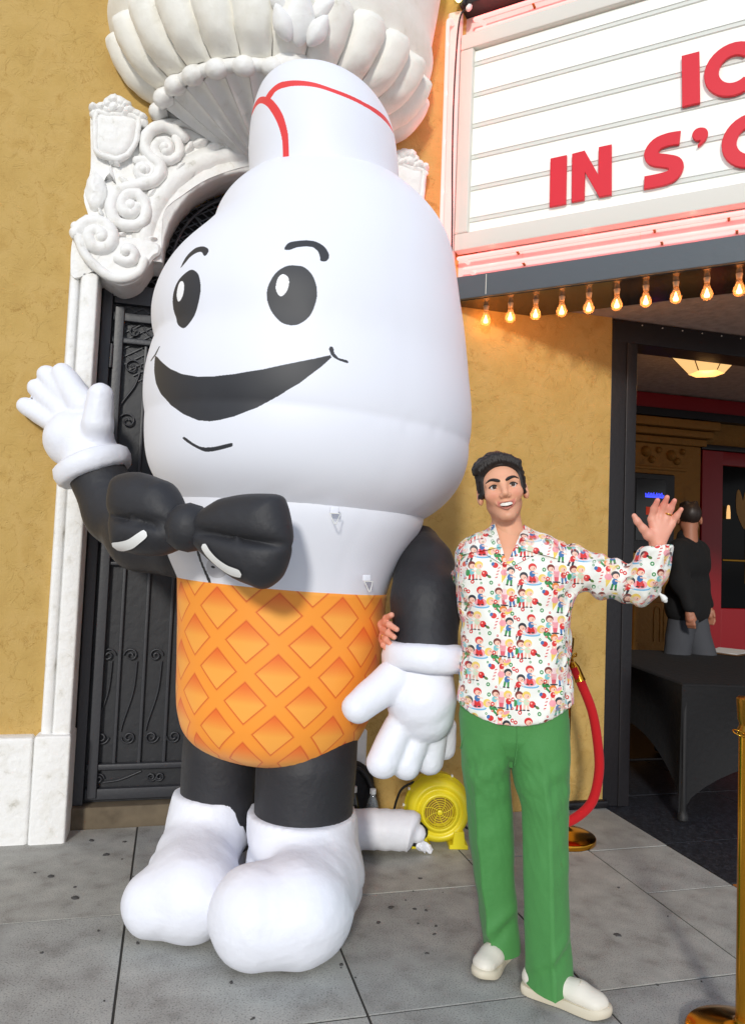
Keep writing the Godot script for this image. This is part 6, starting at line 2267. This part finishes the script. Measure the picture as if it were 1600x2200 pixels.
func build_visitor() -> void:
	var v := thing("person", "person in dark jacket and grey jeans walking away inside the entrance", "person", Vector3(3.68, 0, -0.9), 0.5)
	var skin := mat(Color.WHITE, 0.55)
	skin.vertex_color_use_as_albedo = true
	var base := lin(Color8(170, 112, 88))
	var hf := HeadField.new()
	hf.open_mouth = false
	var ht := Transform3D(Basis(Vector3.UP, PI - 0.9), Vector3(0.0, 1.735, 0.0))
	var body := nets(hf, Vector3(-0.11, -0.22, -0.13), Vector3(0.11, 0.15, 0.15), 0.008, null, func(_p: Vector3) -> Color: return base, ht)
	var bc := Caps.new(0.05)
	bc.chain([0.0, 1.6, 0.0, 0.06, 0.0, 1.4, 0.0, 0.08, 0.0, 1.0, 0.0, 0.08])
	bc.chain([-0.09, 0.95, 0.0, 0.07, -0.1, 0.1, -0.1, 0.04])
	bc.chain([0.09, 0.95, 0.0, 0.07, 0.1, 0.1, 0.1, 0.04])
	bc.chain([0.17, 1.5, 0.0, 0.04, 0.25, 1.27, -0.02, 0.03, 0.27, 1.08, 0.04, 0.025])
	bc.chain([-0.17, 1.5, 0.0, 0.04, -0.25, 1.27, 0.06, 0.03, -0.27, 1.08, 0.12, 0.025])
	nets(bc, Vector3(-0.4, 0.03, -0.3), Vector3(0.4, 1.7, 0.3), 0.024, body, func(_p: Vector3) -> Color: return base)
	for s in [-1.0, 1.0]:
		var h := Caps.new(0.008)
		var o := Vector3(0.27 * s, 1.04, 0.09)
		var sw: float = -0.04 * s
		h.chain([o.x, 1.1, 0.08, 0.024, o.x, 1.05, 0.09, 0.026, o.x, 1.02, 0.095, 0.026])
		for i in 4:
			h.chain([o.x + 0.004 * s, 1.03, 0.072 + i * 0.016, 0.01, o.x, 0.985, 0.078 + i * 0.016, 0.009, o.x - 0.015 * s, 0.962, 0.08 + i * 0.015, 0.008])
		h.chain([o.x, 1.06, 0.115, 0.012, o.x - 0.01 * s, 1.02, 0.13, 0.009])
		nets(h, Vector3(o.x - 0.06, 0.94, 0.02), Vector3(o.x + 0.06, 1.12, 0.17), 0.006, body, func(_p: Vector3) -> Color: return base, at(0, 0, sw))
	var bo := part("body", body, skin, v)
	var hair := HairField.new()
	var nz := FastNoiseLite.new()
	nz.frequency = 6.0
	hair.nz = nz
	hair.c = Caps.new(0.01)
	hair.c.chain([-0.04, 0.11, 0.05, 0.02, -0.03, 0.12, -0.05, 0.02])
	hair.c.chain([0.04, 0.11, 0.05, 0.02, 0.03, 0.12, -0.05, 0.02])
	part("hair", nets(hair, Vector3(-0.12, -0.11, -0.15), Vector3(0.12, 0.18, 0.14), 0.009, null, null, ht), mat(Color8(44, 34, 30), 0.5), bo)
	var j := Caps.new(0.06)
	j.amp = 0.01
	j.noise = nz
	j.chain([-0.14, 1.52, 0.0, 0.07, 0.14, 1.52, 0.0, 0.07])
	j.chain([-0.1, 1.4, 0.0, 0.12, 0.1, 1.4, 0.0, 0.12])
	j.chain([-0.08, 1.2, 0.0, 0.125, 0.08, 1.2, 0.0, 0.125])
	j.chain([-0.09, 1.08, 0.0, 0.125, 0.09, 1.08, 0.0, 0.125])
	for s in [-1.0, 1.0]:
		j.chain([0.19 * s, 1.5, 0.0, 0.07, 0.25 * s, 1.27, 0.02 - 0.04 * s, 0.06, 0.27 * s, 1.11, 0.08 - 0.05 * s, 0.05])
	j.chain([0.0, 1.6, -0.01, 0.075, 0.0, 1.5, 0.0, 0.1])
	part("jacket", nets(j, Vector3(-0.42, 0.9, -0.3), Vector3(0.42, 1.7, 0.3), 0.016), mat(Color8(15, 15, 17), 0.9), v)
	for s in [-1.0, 1.0]:
		var l := Caps.new(0.03)
		l.amp = 0.008
		l.noise = nz
		l.chain([0.08 * s, 1.0, 0.0, 0.105, 0.1 * s, 0.55, 0.04 + 0.1 * s, 0.082, 0.1 * s, 0.1, 0.12 * s, 0.07])
		part("trouser_leg", nets(l, Vector3(-0.3, 0.0, -0.35), Vector3(0.3, 1.15, 0.35), 0.018), mat(Color8(70, 72, 78), 0.9), v)
		var f := Caps.new(0.03)
		f.floor_y = 0.012
		f.chain([0.1 * s, 0.05, 0.1 * s - 0.04, 0.045, 0.1 * s, 0.04, 0.1 * s + 0.14, 0.04])
		part("shoe", nets(f, Vector3(-0.3, -0.02, -0.3), Vector3(0.3, 0.15, 0.4), 0.012), M.black_rubber, v)
